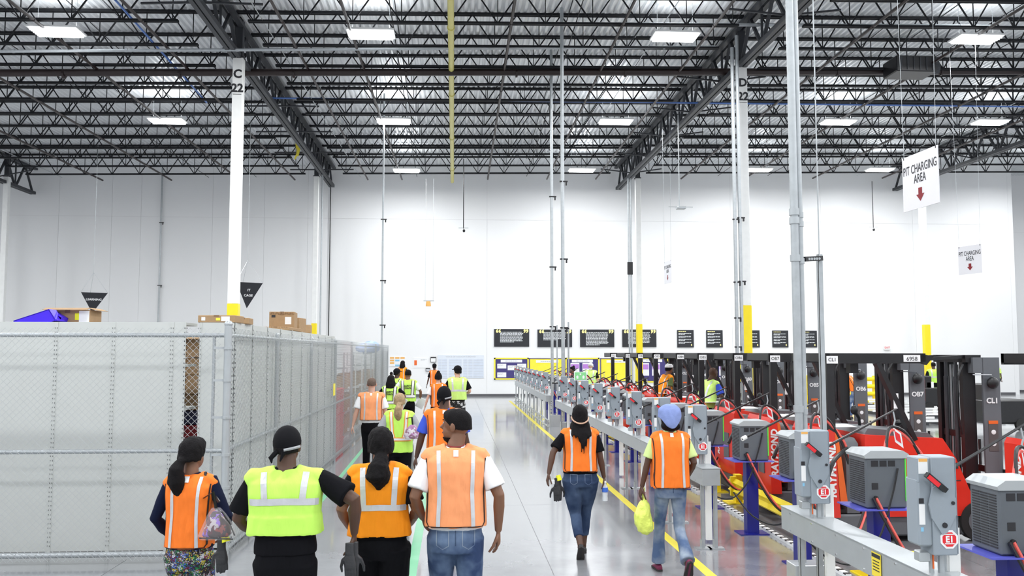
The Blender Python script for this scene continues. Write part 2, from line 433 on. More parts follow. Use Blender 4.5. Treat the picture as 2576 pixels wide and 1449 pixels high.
# floor: base slab plus concrete bays with recessed joints
fl = MB().b2((X0 - .5, YB - .5, -0.35), (X1 + .5, YW + 6, -0.005)).build('floor', M_joint, kind='structure')
GX = [1.02 + 4.57 * k for k in range(-6, 7)]
GY = [13.4 + 4.57 * k for k in range(-3, 8)]
gx = [X0] + GX + [X1]; gy = [YB] + GY + [YW + 5.9]
sl_cache = {}
for i in range(len(gx) - 1):
    for j in range(len(gy) - 1):
        w, h = gx[i + 1] - gx[i] - 0.008, gy[j + 1] - gy[j] - 0.008
        key = (round(w, 3), round(h, 3))
        if key not in sl_cache:
            me = MB().b2((-w / 2, -h / 2, -0.005), (w / 2, h / 2, 0)).mesh('slab'); me.materials.append(M_floor); sl_cache[key] = me
        obj('slab', sl_cache[key], None, fl, loc=((gx[i] + gx[i + 1]) / 2, (gy[j] + gy[j + 1]) / 2, 0))

# back wall with tilt-up panels
XJ = 30.1     # the wall steps back to the right of here
def wall_panels(name, xs, zs, y, thick=0.25):
    w = MB().b2((xs[0], y + 0.015, 0), (xs[-1], y + thick, zs[-1] + 0.4)).build(name, M_wall2, kind='structure')
    for i in range(len(xs) - 1):
        for j in range(len(zs) - 1):
            MB().b2((xs[i] + .005, y, zs[j] + (.005 if j else 0)), (xs[i + 1] - .005, y + .06, zs[j + 1] - .005)).build('panel', M_wall, w)
    return w
zj = on_y(700, 548, YW).z
xs = [X0] + [on_y(p, 700, YW).x for p in (142, 276, 350, 531, 662, 772, 1225, 1840, 2068, 2300)] + [XJ]
wall_panels('wall_back', xs, [0, zj, 12.6], YW)
wall_panels('wall_back_right', [XJ, 34, 39, X1], [0, zj, 12.7], YW + 3.0)
MB().b2((XJ, YW, 0), (XJ + .25, YW + 3.2, 12.7)).build('wall_back_return', M_wall, kind='structure')
MB().b2((X0 - .3, YB, 0), (X0, YW + 3.3, 12.8)).build('wall_left', M_wall, kind='structure')
MB().b2((X1, YB, 0), (X1 + .3, YW + 3.3, 13.2)).build('wall_right', M_wall, kind='structure')
MB().b2((X0, YB - .3, 0), (X1, YB, 13.2)).build('wall_front', M_wall, kind='structure')
MB().b2((X0, YW - .03, 0), (XJ, YW, .12)).build('baseboard_back', M_base, kind='structure')
MB().b2((XJ + .25, YW + 2.97, 0), (X1, YW + 3.0, .12)).build('baseboard_back_right', M_base, kind='structure')

# corrugated roof deck
mb = MB(); pitch = 0.19; x = X0 - .3; prof = []
while x < X1 + .3:
    for dx, dz in ((0, 0), (.07, 0), (.10, .075), (.16, .075)): prof.append((x + dx, zdeck(x + dx) + dz))
    x += pitch
ye = [YB - .2, YW + 3.3]
n = len(prof)
vs = [(p[0], y, p[1]) for y in ye for p in prof]
fs = [(i, i + 1, n + i + 1, n + i) for i in range(n - 1)]
mb.add(vs, fs)
mb.build('ceiling', M_deck, kind='structure')
MB().b2((X0 - .3, YB - .3, 13.4), (X1 + .3, YW + 3.4, 13.5)).build('ceiling_cover', M_deck, kind='structure')

# ================================================================== ROOF STEEL
COLX = [-36.3, -21.3, -6.35, 8.6, 23.65, 38.7]
YC = [8.6, 26.0, 43.4]
JY = [43.5 - 1.829 * k for k in range(14)]
BAYN = ['far left bay', 'left bay', 'middle bay', 'right bay', 'far right bay']
def zb(x): return zdeck(x) - 1.0
ROWN = ['row beside the back wall', 'second row from the back wall', 'third row from the back wall', 'fourth row from the back wall', 'fifth row from the back wall', 'sixth row from the back wall', 'seventh row from the back wall', 'eighth row from the back wall', 'ninth row from the back wall', 'tenth row from the back wall', 'eleventh row from the back wall', 'twelfth row from the back wall', 'thirteenth row from the back wall', 'fourteenth row from the back wall']
for bi in range(5):
    xa, xb = COLX[bi] + .15, COLX[bi + 1] - .15
    P = 1.225; nP = int(round((xb - xa - 1.8) / P)); P = (xb - xa - 1.8) / nP
    nodes = [xa + .9 + P * k for k in range(nP + 1)]
    tc = MB()
    for dy in (-.05, .05): tc.bar((xa, dy, zdeck(xa) - .05), (xb, dy, zdeck(xb) - .05), .055, .07)
    tc = tc.mesh('top_chord'); tc.materials.append(M_joist)
    bc = MB()
    for dy in (-.045, .045): bc.bar((nodes[0] - .15, dy, zb(nodes[0])), (nodes[-1] + .15, dy, zb(nodes[-1])), .05, .06)
    bc = bc.mesh('bottom_chord'); bc.materials.append(M_joist)
    struts = []; diags = []
    for k, xn in enumerate(nodes):
        struts.append(((xn, zb(xn)), (xn, zdeck(xn) - .05)))
        if k < nP:
            xm = xn + P / 2; top = (xm, zdeck(xm) - .05)
            diags.append(((xn, zb(xn)), top)); diags.append((top, (nodes[k + 1], zb(nodes[k + 1]))))
    diags.append(((xa + .25, zdeck(xa) - .05), (nodes[0], zb(nodes[0])))); diags.append(((nodes[-1], zb(nodes[-1])), (xb - .25, zdeck(xb) - .05)))
    full = MB()
    for (p, q) in struts: full.bar((p[0], 0, p[1]), (q[0], 0, q[1]), .022)
    for (p, q) in diags: full.bar((p[0], 0, p[1]), (q[0], 0, q[1]), .034)
    full = full.mesh('web'); full.materials.append(M_joist)
    singles = []
    for nm, lst, w in (('web_strut', struts, .022), ('web_diagonal', diags, .034)):
        for (p, q) in lst:
            me = MB().bar((p[0], 0, p[1]), (q[0], 0, q[1]), w).mesh(nm); me.materials.append(M_joist); singles.append((nm, me))
    for r, y in enumerate(JY):
        if bi in (0,) and r > 3: continue
        if bi == 4 and r > 9: continue
        if r > 13 and bi != 2: continue
        nm = ROWN[r]
        t = thing('roof_joist', 'black open-web steel roof joist in the %s, %s' % (BAYN[bi], nm), 'roof joist', (0, y, 0), group='open-web roof joists')
        obj('top_chord', tc, None, t); obj('bottom_chord', bc, None, t)
        if 8 <= r <= 12 and bi in (1, 2, 3):
            for nm2, me in singles: obj(nm2, me, None, t)
        else: obj('web', full, None, t)

# joist girders on the column lines
GNAME = {-21.3: 'left edge of the photo', -6.35: 'column marked C 22', 8.6: 'column marked D 22', 23.65: 'hanging white sign at right', 38.7: 'far right', -36.3: 'far left'}
for xc in COLX[1:5]:
    for bay in range(2):
        ya, yb = YC[bay], YC[bay + 1]
        if bay == 1: yb = YW - .25
        zt, zl = zdeck(xc) - .18, {-21.3: 10.3, -6.35: 10.84, 8.6: 10.88, 23.65: 11.0}[xc]
        t = thing('roof_girder', 'dark steel truss girder over the %s, %s' % (GNAME[xc], 'running back to the wall' if bay else 'nearer the camera'), 'roof girder', (xc, 0, 0), group='truss girders on the column lines')
        MB().bar((-.12, ya, zt), (-.12, yb, zt), .16, .10).bar((.12, ya, zt), (.12, yb, zt), .16, .10).build('top_chord', M_girder, t)
        MB().bar((-.08, ya, zl), (-.08, yb, zl), .12, .14).bar((.08, ya, zl), (.08, yb, zl), .12, .14).build('bottom_chord', M_girder, t)
        nn = int((yb - ya) / 1.83)
        st = (yb - ya) / nn
        for k in range(nn):
            y0 = ya + st * k; ym = y0 + st / 2; y1 = y0 + st
            MB().bar((0, y0 + .05, zl), (0, ym, zt), .09, .07).build('web_diagonal', M_girder, t)
            MB().bar((0, ym, zt), (0, y1 - .05, zl), .09, .07).build('web_diagonal', M_girder, t)
            MB().bar((0, y0, zl), (0, y0, zt), .06, .06).build('web_strut', M_girder, t)
        for k in range(1, nn, 2):
            yk = ya + st * k
            for sx in (-1, 1):
                MB().bar((0, yk, zl + .1), (sx * 1.5, yk + .2, zdeck(xc + sx * 1.5) - .95), .05, .05).build('knee_brace', M_girder, t)

# ================================================================== COLUMNS
def column(x, y, w, label, yel=3.64, txt=None, top=10.75, rz=0.0, ycol=True):
    t = thing('building_column', label, 'column', (x, y, 0), rz)
    z0 = yel
    MB().bevbox((0, 0, (z0 + top) / 2), (w, w, top - z0), .012).build('shaft', M_white, t)
    MB().bevbox((0, 0, z0 / 2), (w + .012, w + .012, z0), .012).build('yellow_wrap', M_yellow, t, label='safety yellow lower wrap')
    MB().box((0, 0, top + .6), (w * .8, w * .8, 1.5)).box((0, 0, top - .02), (w + .03, w + .03, .05)).build('cap', M_girder, t, label='black steel column head')
    MB().box((0, 0, .015), (w + .2, w + .2, .03)).build('base_plate', M_galv, t)
    if txt:
        lettering(txt[0], .34, M_ink, t, (0, -w / 2 - .003, txt[2]), bold=.012)
        lettering(txt[1], .34, M_ink, t, (0, -w / 2 - .003, txt[2] - .42), bold=.012)
        MB().b2((-.12, -w / 2 - .004, txt[2] - .60), (.12, -w / 2 - .001, txt[2] - .585)).build('underline', M_ink, t)
    return t
zc = on_y(583, 190, 26).z
column(xat(585, 26) * 1.0, 26, .29, 'white column stencilled C 22 rising behind the cage shelving', txt=('C', '22', zc), top=on_y(587, 145, 26).z)
zd = on_y(1870, 212, 26).z
column(8.62, 26, .27, 'white column stencilled D 22 with yellow foot behind the forklifts', txt=('D', '22', zd), top=on_y(1868, 168, 26).z)
column(-6.7, 43.4, .24, 'slim white column in front of the back wall, left of centre', top=10.8)
column(9.05, 43.4, .26, 'far column with yellow lower wrap and paired pipes, behind the charging row', top=10.9)
column(on_y(2332, 887, 43.4).x, 43.4, .28, 'white column with yellow foot directly below the large hanging sign', top=11.0)
column(-21.2, 43.4, .24, 'white column at the left edge beside the back wall', top=10.6)

# ================================================================== HIGH BAY LIGHTS
LN = {15.0: 'row above the camera', 24.0: 'nearest visible row', 33.2: 'middle row', 42.3: 'row beside the back wall'}
proto = None
for (x, y) in LIGHT_POS:
    if y < 10: continue
    vis = sorted([a for (a, b) in LIGHT_POS if b == y])
    lab = 'lit rectangular high bay light in the %s, %s from the left' % (LN[y], ['first', 'second', 'third', 'fourth', 'fifth', 'sixth', 'seventh', 'eighth', 'ninth', 'tenth'][vis.index(x)])
    if proto is None:
        proto = thing('high_bay_light', lab, 'ceiling light', (x, y, lamp_z(x)), group='high bay lights')
        MB().box((0, 0, .06), (1.28, .74, .05)).box((0, 0, .115), (.9, .2, .07)).build('housing', M_white, proto)
        for k in range(6):
            MB().cyl((-.58, -.27 + k * .108, 0), (.58, -.27 + k * .108, 0), .03, 8).build('tube_lamp', M_emit, proto, smooth=True)
        [MB().cyl((sx, 0, .1), (sx, 0, 1.0), .006, 4).build('hanger', M_galv, proto) for sx in (-.5, .5)]
    else:
        dup(proto, (x, y, lamp_z(x)), 0.0, lab)

# ================================================================== CEILING SERVICES
def pipe(name, pts, r, m, label, cat='pipe', n=8, group=None, clamps=0):
    t = thing(name, label, cat, (0, 0, 0), group=group)
    MB().tube(pts, r, n).build('run', m, t, smooth=True)
    if clamps:
        a, b = Vector(pts[0]), Vector(pts[-1])
        for k in range(clamps):
            p = a.lerp(b, (k + .5) / clamps)
            d = (b - a).normalized() * .03
            MB().cyl(p - d, p + d, r * 1.25, n).build('coupling', m, t)
    return t
zy = 10.97
gp = pipe('gas_pipe', [(on_y(1134, 100, 22).x, 8, zy), (on_y(1138, 450, YW - .6).x, YW - 1.2, zy)], .085, M_gas, 'long pale yellow gas pipe running under the joists to the back wall', n=12, clamps=6)
MB().ell((on_y(1138, 450, YW - .6).x, YW - 1.2, zy), (.088, .1, .088), 10, 6).build('end_cap', M_gas, gp, smooth=True)
pipe('sprinkler_main', [on_y(-900, 191, 27.2), on_y(100, 183, 27.2), on_y(2400, 180, 27.2), on_y(3000, 178, 27.2)], .11, M_sprink, 'thick dark sprinkler main crossing the whole hall', n=10, clamps=14)
pipe('conduit_run', [on_y(-400, 131, 25.2), on_y(0, 129, 25.2), on_y(1800, 118, 25.2)], .045, M_galv, 'pale conduit crossing just in front of the column marked C 22', n=8, clamps=8)
pipe('conduit_run', [on_y(1470, 60, 24.2), on_y(2500, 66, 24.2)], .05, M_galv, 'pale conduit crossing in front of the column marked D 22', n=8, clamps=6)
zbp = on_y(1300, 258, 31).z
pipe('air_line', [(-6.5, 31, zbp), (30, 31, zbp + .25)], .03, M_bluepipe, 'thin blue air line crossing the middle of the roof', n=6)
pa, pb = on_z(290, 0, 10.95), on_z(520, 258, 10.95)
pipe('air_line', [pa, pb], .03, M_bluepipe, 'thin blue air line running back at upper left', n=6)
for k, (xx, lab) in enumerate([(-17.5, 'far left'), (-14.2, 'left, beyond the left lights'), (-10.9, 'left, under the lights'), (-8.2, 'left, beside the column marked C 22'), (-4.6, 'just right of the left girder'), (-2.9, 'left of the yellow gas pipe'), (1.4, 'right of the yellow gas pipe'), (4.4, 'middle, right of the paired conduits'), (6.9, 'beside the right girder'), (11.3, 'right, beyond the column marked D 22'), (14.6, 'right, above the sign wires'), (18.2, 'far right, left of the sign'), (21.9, 'far right, above the large sign')]):
    pipe('sprinkler_branch', [(xx, 14, zb(xx) - .08), (xx + .25, 44.6, zb(xx) - .08)], .042, M_sprink, 'dark sprinkler branch pipe running to the back wall, ' + lab, n=6, group='sprinkler branch lines', clamps=5)
for k, xx in enumerate([-18.8, -12.6, -9.5, -5.2, -1.6, 3.1, 5.7, 12.9, 16.3, 20.2]):
    for dz, nm in ((.02, 'bottom'), (.93, 'top')):
        t = MB().cyl((xx, 16, zb(xx) + dz), (xx + (.5 if k % 2 else -.3), 44.4, zb(xx) + dz), .014, 4).build('bridging_rod', M_joist if k % 3 else M_galv)
        t['label'] = 'thin steel bridging rod tying the joist %s chords, %s from the left' % (nm, ORD[k] if k else 'first'); t['category'] = 'rod'; t['group'] = 'joist bridging rods'

# exhaust unit in the roof
t = thing('roof_unit_heater', 'dark louvred unit hung in the roof at upper right', 'heater', (14.2, 26.6, 11.15))
MB().bevbox((0, 0, 0), (1.3, .9, .5), .03).build('case', M_black, t)
for k in range(6): MB().box((-.5 + k * .2, -.46, 0), (.03, .03, .4)).build('louvre', M_girder, t)
MB().cyl((.9, 0, 0), (.65, 0, 0), .2, 12).build('fan_shroud', M_girder, t)
# yellow caution ribbon caught on girder
t = thing('caution_ribbon', 'scrap of yellow ribbon hanging from the left girder', 'ribbon', on_y(743, 357, 38.5)); t.scale = (1.3, 1, 1.0)
MB().quad((0, 0, 0), (.12, .02, -.05), (.16, .03, -.35), (.02, 0, -.3)).quad((.05, 0, -.28), (.16, .03, -.33), (.1, .05, -.62), (.03, .02, -.6)).quad((.02, 0, -.55), (.12, 0, -.5), (.0, .02, -.78), (-.03, .0, -.74)).build('strip', M_yellow2, t)

# vertical conduits & hanging things
def vline(name, px, pyt, pyb, y, r, m, label, brackets=(), cat='conduit', zbot=None):
    a, b = on_y(px, pyt, y), on_y(px, pyb, y)
    x = (a.x + b.x) / 2 if abs(pyt - pyb) < 200 else on_y(px, (pyt + pyb) / 2, y).x
    t = thing(name, label, cat, (x, y, 0))
    MB().cyl((0, 0, b.z if zbot is None else zbot), (0, 0, min(a.z, zdeck(x) - .1)), r, 8).build('tube', m, t, smooth=True)
    for p in brackets:
        z = on_y(px, p, y).z
        MB().box((.03, -.02, z), (.22, .05, .04)).box((.1, -.03, z - .05), (.04, .05, .12)).build('bracket', M_black, t)
    return t
vline('conduit', 402, 395, 940, YW - .15, .045, M_galv, 'thin vertical conduit on the back wall at left', (560, 718), zbot=0)
vline('conduit', 963, 230, 960, 33, .035, M_galv, 'thin white vertical conduit beyond the end of the cage', (552, 706, 818), zbot=0)
vline('conduit', 808, 420, 900, 43.0, .04, M_galv, 'vertical conduit beside the slim column left of centre', zbot=0)
vline('conduit', 829, 436, 900, YW - .1, .025, M_black, 'thin dark vertical line on the back wall right of the slim column', zbot=0)
vline('conduit', 1848, 120, 890, 25.6, .055, M_galv, 'left one of two conduits beside the column marked D 22', (552, 710, 800, 873), zbot=0)
vline('conduit', 1860, 90, 890, 25.6, .055, M_galv, 'right one of two conduits touching the column marked D 22', (548, 708), zbot=0)
vline('conduit', 1582, 440, 890, 43.1, .045, M_galv, 'left conduit on the far yellow-footed column', zbot=0)
vline('conduit', 1588, 440, 890, 43.1, .045, M_galv, 'right conduit on the far yellow-footed column', zbot=0)
p = on_y(1585, 675, 42.95)
MB().bevbox((0, 0, 0), (.26, .1, .62), .01).build('junction_panel', M_black, loc=p, label='small black panel fixed halfway up the far column', cat='panel')
vline('conduit', 1388, 125, 1000, 27.6, .045, M_galv, 'left one of the two tall conduits rising from the charging row', (495, 672, 822), zbot=.92)
vline('conduit', 1415, 20, 1000, 24.3, .05, M_galv, 'right one of the two tall conduits rising from the charging row', (457, 652, 825), zbot=.92)
def hang(px, pyt, pyb, y, label, kind):
    a, b = on_y(px, pyt, y), on_y(px, pyb, y)
    t = thing('hanging_device', label, 'device', (b.x, y, 0))
    MB().cyl((0, 0, b.z), (0, 0, 11.0), .02, 6).build('drop_rod', M_galv if kind else M_black, t)
    if kind: MB().bevbox((.06, 0, b.z - .02), (.32, .3, .09), .02).build('access_box', M_galv_lt, t); MB().cyl((-.4, 0, b.z + .02), (.5, 0, b.z + .02), .012, 5).build('crossbar', M_galv, t)
    else:
        MB().cyl((-.22, 0, b.z + .03), (.22, 0, b.z + .03), .012, 5).build('crossbar', M_galv, t); MB().ell((0.02, 0, b.z - .1), (.06, .06, .07), 10, 6).build('camera_dome', M_black, t)
hang(1166, 400, 575, 40, 'black dome camera on a thin rod in front of the wall', 0)
hang(1709, 175, 522, 32, 'wireless box with crossbar hung on a pale rod', 1)
hang(2197, 455, 573, 44, 'tiny dark camera hung near the wall at right', 0)
# small hanging exit-type light
p = on_y(1076, 760, 43)
t = thing('hanging_warning_light', 'small amber warning light hung on two thin wires', 'light', p)
MB().cyl((-.12, 0, .1), (-.12, 0, 6), .006, 4).cyl((.25, 0, .1), (.25, 0, 6), .006, 4).build('wire', M_galv, t)
MB().box((.05, 0, .06), (.5, .12, .04)).build('bar', M_galv, t)
MB().cyl((.03, 0, .04), (.03, 0, -.2), .1, 10, .13).build('amber_lens', M_orange_s, t)
# exit sign on the back wall
p = on_y(2231, 875, YW - .02)
t = thing('exit_sign', 'small white exit sign with red letters on the back wall', 'sign', p)
MB().bevbox((0, -.02, 0), (.36, .06, .22), .01).build('case', M_paper, t)
lettering('EXIT', .15, M_red, t, (0, -.055, .01))
# ================================================================== WALL POSTERS AND BOARDS
def print_lines(w, top, bot, n, left, m, parent, last=.6, y=-.032, name='printed_text', gapw=True, rnd=None):
    rnd = rnd or random.Random(n * 7 + int(w * 100)); mb = MB(); step = (top - bot) / n
    for k in range(n):
        z = top - step * (k + .5); x = left; W = w * (last if k == n - 1 else rnd.uniform(.93, 1))
        while x < left + W:
            ww = min(rnd.uniform(.04, .13), left + W - x)
            mb.b2((x, y, z - step * .28), (x + ww, y + .002, z + step * .28)); x += ww + .02
    return mb.build(name, m, parent)
def poster_px(x0, x1, y0, y1, yw=YW):
    a, b = on_y(x0, y0, yw), on_y(x1, y1, yw)
    return a, b
quotes = [(1243, 1331, 828, 872, 9, 'leftmost wide black quote poster on the back wall'), (1352, 1439, 829, 873, 7, 'wide black quote poster behind the paired conduits'),
          (1459, 1545, 829, 873, 11, 'wide black quote poster with the longest text, third from the left'), (1565, 1651, 829, 873, 10, 'wide black quote poster partly behind the yellow column')]
for (x0, x1, y0, y1, nl, lab) in quotes:
    a, b = poster_px(x0, x1, y0, y1); w, h = b.x - a.x, a.z - b.z
    t = thing('quote_poster', lab, 'poster', (a.x + w / 2, YW - .012, (a.z + b.z) / 2), group='quote posters')
    MB().box((0, -.015, 0), (w, .03, h)).build('board', M_blackm, t)
    lettering('\u201c', .62, M_quote, t, (-w * .38, -.032, h * .21), bold=.02)
    lettering('\u201d', .62, M_quote, t, (w * .41, -.032, h * .21), bold=.02)
    print_lines(w * .66, h * .36, h * .36 - nl * h * .07, nl, -w * .33, M_print, t)
for i, (x0, x1) in enumerate([(1703, 1745), (1776, 1818), (1869, 1911), (1942, 1983), (2013, 2055)]):
    a, b = poster_px(x0, x1, 830 + i * .5, 874); w, h = b.x - a.x, a.z - b.z
    t = thing('values_poster', 'square black poster with white text, %s' % ['leftmost of the five squares', 'second square from the left', 'half hidden behind the yellow D 22 column', 'between the D 22 column and the near pole', 'behind the near galvanized pole'][i], 'poster', (a.x + w / 2, YW - .012, (a.z + b.z) / 2), group='square text posters')
    MB().box((0, -.015, 0), (w, .03, h)).build('board', M_blackm, t)
    print_lines(w * .45, h * .45, h * .38, 1, -w * .42, M_quote, t, 1.0, name='heading')
    for k in range(4): print_lines(w * .8, h * (.33 - k * .17), h * (.33 - k * .17 - .12), 2 + (k == 1), -w * .42, M_print, t, .5)
    MB().ell((w * .36, -.032, -h * .36), (.035, .003, .05), 8, 5).build('emblem', M_quote, t)

boards = [(1243, 1330, 900, 955, M_navyb, M_yelb, 'navy notice board with yellow frame, leftmost'), (1331, 1422, 901, 956, M_yelb, M_navyb, 'yellow notice board with thin navy frame behind the conduits'),
          (1422, 1508, 900, 957, M_navyb, M_yelb, 'navy notice board behind the white-bearded man'), (1510, 1592, 901, 960, M_yelb, M_navyb, 'yellow notice board left of the far yellow column'),
          (1598, 1682, 899, 962, M_navyb, M_yelb, 'navy notice board right of the far yellow column'), (1686, 1765, 901, 962, M_yelb, M_navyb, 'yellow notice board behind the bald driver'),
          (1768, 1850, 899, 962, M_navyb, M_yelb, 'navy notice board seen between the forklift masts'), (1853, 1938, 901, 962, M_yelb, M_navyb, 'yellow notice board seen beside the D 22 column'),
          (1941, 2000, 899, 962, M_navyb, M_yelb, 'rightmost navy notice board beside the near pole')]
for i, (x0, x1, y0, y1, mi, mf, lab) in enumerate(boards):
    a, b = poster_px(x0, x1, y0, y1); w, h = b.x - a.x, a.z - b.z
    t = thing('notice_board', lab, 'notice board', (a.x + w / 2, YW, (a.z + b.z) / 2), group='notice boards')
    MB().box((0, -.01, 0), (w - .04, .02, h)).build('backing', mi, t)
    f = .07 if mf is M_yelb else .035
    MB().box((0, -.02, h / 2 - f / 2), (w, .04, f)).box((0, -.02, -h / 2 + f / 2), (w, .04, f)).box((-w / 2 + f / 2, -.02, 0), (f, .04, h)).box((w / 2 - f / 2, -.02, 0), (f, .04, h)).build('frame', mf, t)
    MB().box((0, -.026, h / 2 - .17), (w * .62, .01, .14)).build('title_strip', M_paper, t)
    print_lines(w * .35, h / 2 - .14, h / 2 - .2, 1, -w * .18, M_gprint, t, 1.0)
    if mi is M_navyb:
        spots = [(-.28, .12, .26, .22), (.02, .04, .26, .22), (.3, .12, .26, .22), (-.28, -.28, .26, .22)] if i == 0 else [(-.22, .02, .26, .5), (.12, .02, .24, .5)]
        for (sx, sz, sw, sh) in spots:
            s = MB().box((sx * w, -.026, sz * h), (sw * w, .01, sh * h)).build('notice_sheet', M_paper, t)
            if i == 0: print_lines(sw * w * .6, (sz + sh * .3) * h, (sz) * h, 3, (sx - sw * .4) * w, M_gprint, s)
            else: MB().box((sx * w, -.033, (sz + sh * .2) * h), (sw * w * .9, .004, sh * h * .4)).build('purple_block', M_purple, s)
# whiteboard schedule
a, b = poster_px(1101, 1217, 893, 951); w, h = b.x - a.x, a.z - b.z
M_pale = mat('pale_blue_chart_paper', (0.72, 0.77, 0.84), 0.7, var=0.02)
t = thing('wall_chart', 'large pale associate board chart on the back wall', 'chart', (a.x + w / 2, YW, (a.z + b.z) / 2))
MB().box((0, -.01, 0), (w, .02, h)).build('sheet', M_pale, t)
lettering('VOICE OF ASSOCIATE BOARD', .115, M_gprint, t, (0, -.022, h / 2 - .09))
for k, (fx, fw) in enumerate([(-.45, .08), (-.35, .12), (-.12, .30), (.1, .1), (.21, .1), (.38, .24)]):
    MB().box((fx * w, -.022, -h * .08), (fw * w * .92, .006, h * .8)).build('chart_column', mat('chart_column_tint', (0.64, 0.70, 0.80), .7), t)
    for r in range(7): MB().box((fx * w, -.027, h * (.28 - r * .12)), (fw * w * .9, .003, .012)).build('rule_line', M_gprint, t)
# colour cards sheet
a, b = poster_px(979, 1020, 897, 922); w, h = b.x - a.x, a.z - b.z
t = thing('card_chart', 'sheet of orange and blue cards beside the cage end', 'chart', (a.x + w / 2, YW, (a.z + b.z) / 2))
MB().box((0, -.01, 0), (w, .02, h)).build('sheet', M_paper, t)
for r in range(4):
    for c in range(3):
        MB().box((-w * .32 + c * w * .32, -.022, h * (.36 - r * .25)), (w * .26, .006, h * .17)).build('card', [M_paper, M_orange_s, M_blue_s][(r + c) % 3 if (r + c) % 2 else (2 if c == 1 else 1)] if (r + c) % 2 or c != 1 else M_blue_s, t)
# small framed device, screen and clock-like sheets
for (x0, x1, y0, y1, nm, lab, mm) in [(1083, 1097, 898, 911, 'framed_notice', 'small dark-framed notice left of the pale chart', M_paper), (1071, 1082, 926, 934, 'wall_terminal', 'small black wall terminal beside the man in the cap', M_gprint)]:
    a, b = poster_px(x0, x1, y0, y1); w, h = b.x - a.x, a.z - b.z
    t = thing(nm, lab, 'notice', (a.x + w / 2, YW, (a.z + b.z) / 2))
    MB().box((0, -.03, 0), (w, .06, h)).build('frame', M_black, t)
    MB().box((0, -.062, -.02), (w * .85, .006, h * .7)).build('face', mm, t)
a, b = poster_px(1040, 1077, 900, 925); w, h = b.x - a.x, a.z - b.z
t = thing('large_white_notice', 'white wall sheet with faint print between the cards and the framed notice', 'notice', (a.x + w / 2, YW, (a.z + b.z) / 2))
MB().box((0, -.01, 0), (w, .02, h)).build('sheet', M_paper, t)
MB().box((-w * .35, -.022, 0), (w * .18, .006, h * .5)).build('red_block', M_truck_or, t)
print_lines(w * .4, h * .35, h * .2, 2, 0, M_gprint, t, y=-.022)

# ================================================================== HANGING SIGNS
def tri_sign(px, py, y, w, h, txts, label, rz):
    c = on_y(px, py, y)
    t = thing('hanging_triangle_sign', label, 'sign', c, rz)
    r = w / math.sqrt(3)
    top = [Vector((r * math.cos(math.radians(a_)), r * math.sin(math.radians(a_)), 0)) for a_ in (-150, -30, 90)]; ap = Vector((0, 0, -h))
    MB().add(top + [ap], [(0, 1, 2), (0, 3, 1), (1, 3, 2), (2, 3, 0)]).build('pyramid_shell', M_blackm, t)
    hw = r / 2; tilt = math.atan2(hw, h)
    for k in range(3):
        R = Matrix.Rotation(-k * 2 * PI / 3, 4, 'Z')
        for li, s_ in enumerate(txts):
            zz = -h * (.30 + li * .2) if len(txts) > 1 else -h * .34
            me = text_mesh(s_, .125, bold=.003); me.materials.clear()
            o = obj('lettering', me, M_paper, t)
            o.matrix_local = R @ Matrix.Translation((0, -hw * (1 + zz / h) - .01, zz)) @ Matrix.Rotation(PI / 2 + tilt, 4, 'X')
    for p_ in top: MB().cyl(p_, (0, 0, .85), .005, 4).build('bridle_wire', M_galv, t)
    MB().cyl((0, 0, .85), (0, 0, 11 - c.z), .006, 4).build('drop_wire', M_galv, t)
tri_sign(234, 737, 38, 1.02, .84, ['LEARNING'], 'black inverted pyramid sign lettered LEARNING', math.radians(32))
tri_sign(622, 712, 34, 1.0, .95, ['IT', 'CAGE'], 'black inverted pyramid sign lettered IT CAGE beside the white column', math.radians(30))

def pit_sign(pl, pr, yt, yb, yl, dx, w, label):
    """sign whose left edge is at distance yl at pixel pl, running towards the camera"""
    a = on_y(pl, yt, yl); c0 = on_y(pl, yb, yl); h = a.z - c0.z
    d = Vector((dx, -math.sqrt(max(0, w * w - dx * dx)), 0))
    c = Vector((a.x, a.y, (a.z + c0.z) / 2)) + d / 2
    t = thing('hanging_area_sign', label, 'sign', c, math.atan2(d.y, d.x), group='charging area signs')
    MB().box((0, 0, 0), (w, .014, h)).build('board', M_sign, t)
    me = text_mesh('PIT CHARGING\nAREA', .2, bold=.001, ls=.85, extrude=.001); me.materials.clear()
    wx = max(v.co.x for v in me.vertices) - min(v.co.x for v in me.vertices)
    o = obj('lettering', me, M_ink, t, loc=(0, -.009, h * .13), rot=FACE); o.scale = (w * .93 / wx, h * .16 / .2 / .72, 1)
    s = .105 * h
    MB().prism([(-s * .55, s * 1.1), (s * .55, s * 1.1), (s * .55, 0), (s * 1.2, 0), (0, -s * 1.2), (-s * 1.2, 0), (-s * .55, 0)], -.0105, -.0072).build('arrow', M_darkred, t).location = (0, 0, -h * .25)
    for sx in (-1, 1):
        MB().cyl((sx * w * .45, 0, h / 2), (sx * (w * .45 + .1), 0, zdeck(c.x) - 1.0 - c.z), .004, 4).build('hanger_wire', M_galv, t)
        MB().box((sx * w * .45, 0, h / 2 - .02), (.02, .02, .04)).build('clip', M_black, t)
pit_sign(2270, 2366, 400, 535, 15.0, .04, 1.08, 'large white PIT CHARGING AREA sign hung at upper right')
pit_sign(2410, 2472, 622, 692, 25.0, .2, .85, 'white PIT CHARGING AREA sign hung in front of the wall, far right')
pit_sign(1671, 1687, 660, 715, 33, .02, 1.0, 'small faint PIT CHARGING AREA sign seen nearly edge-on')

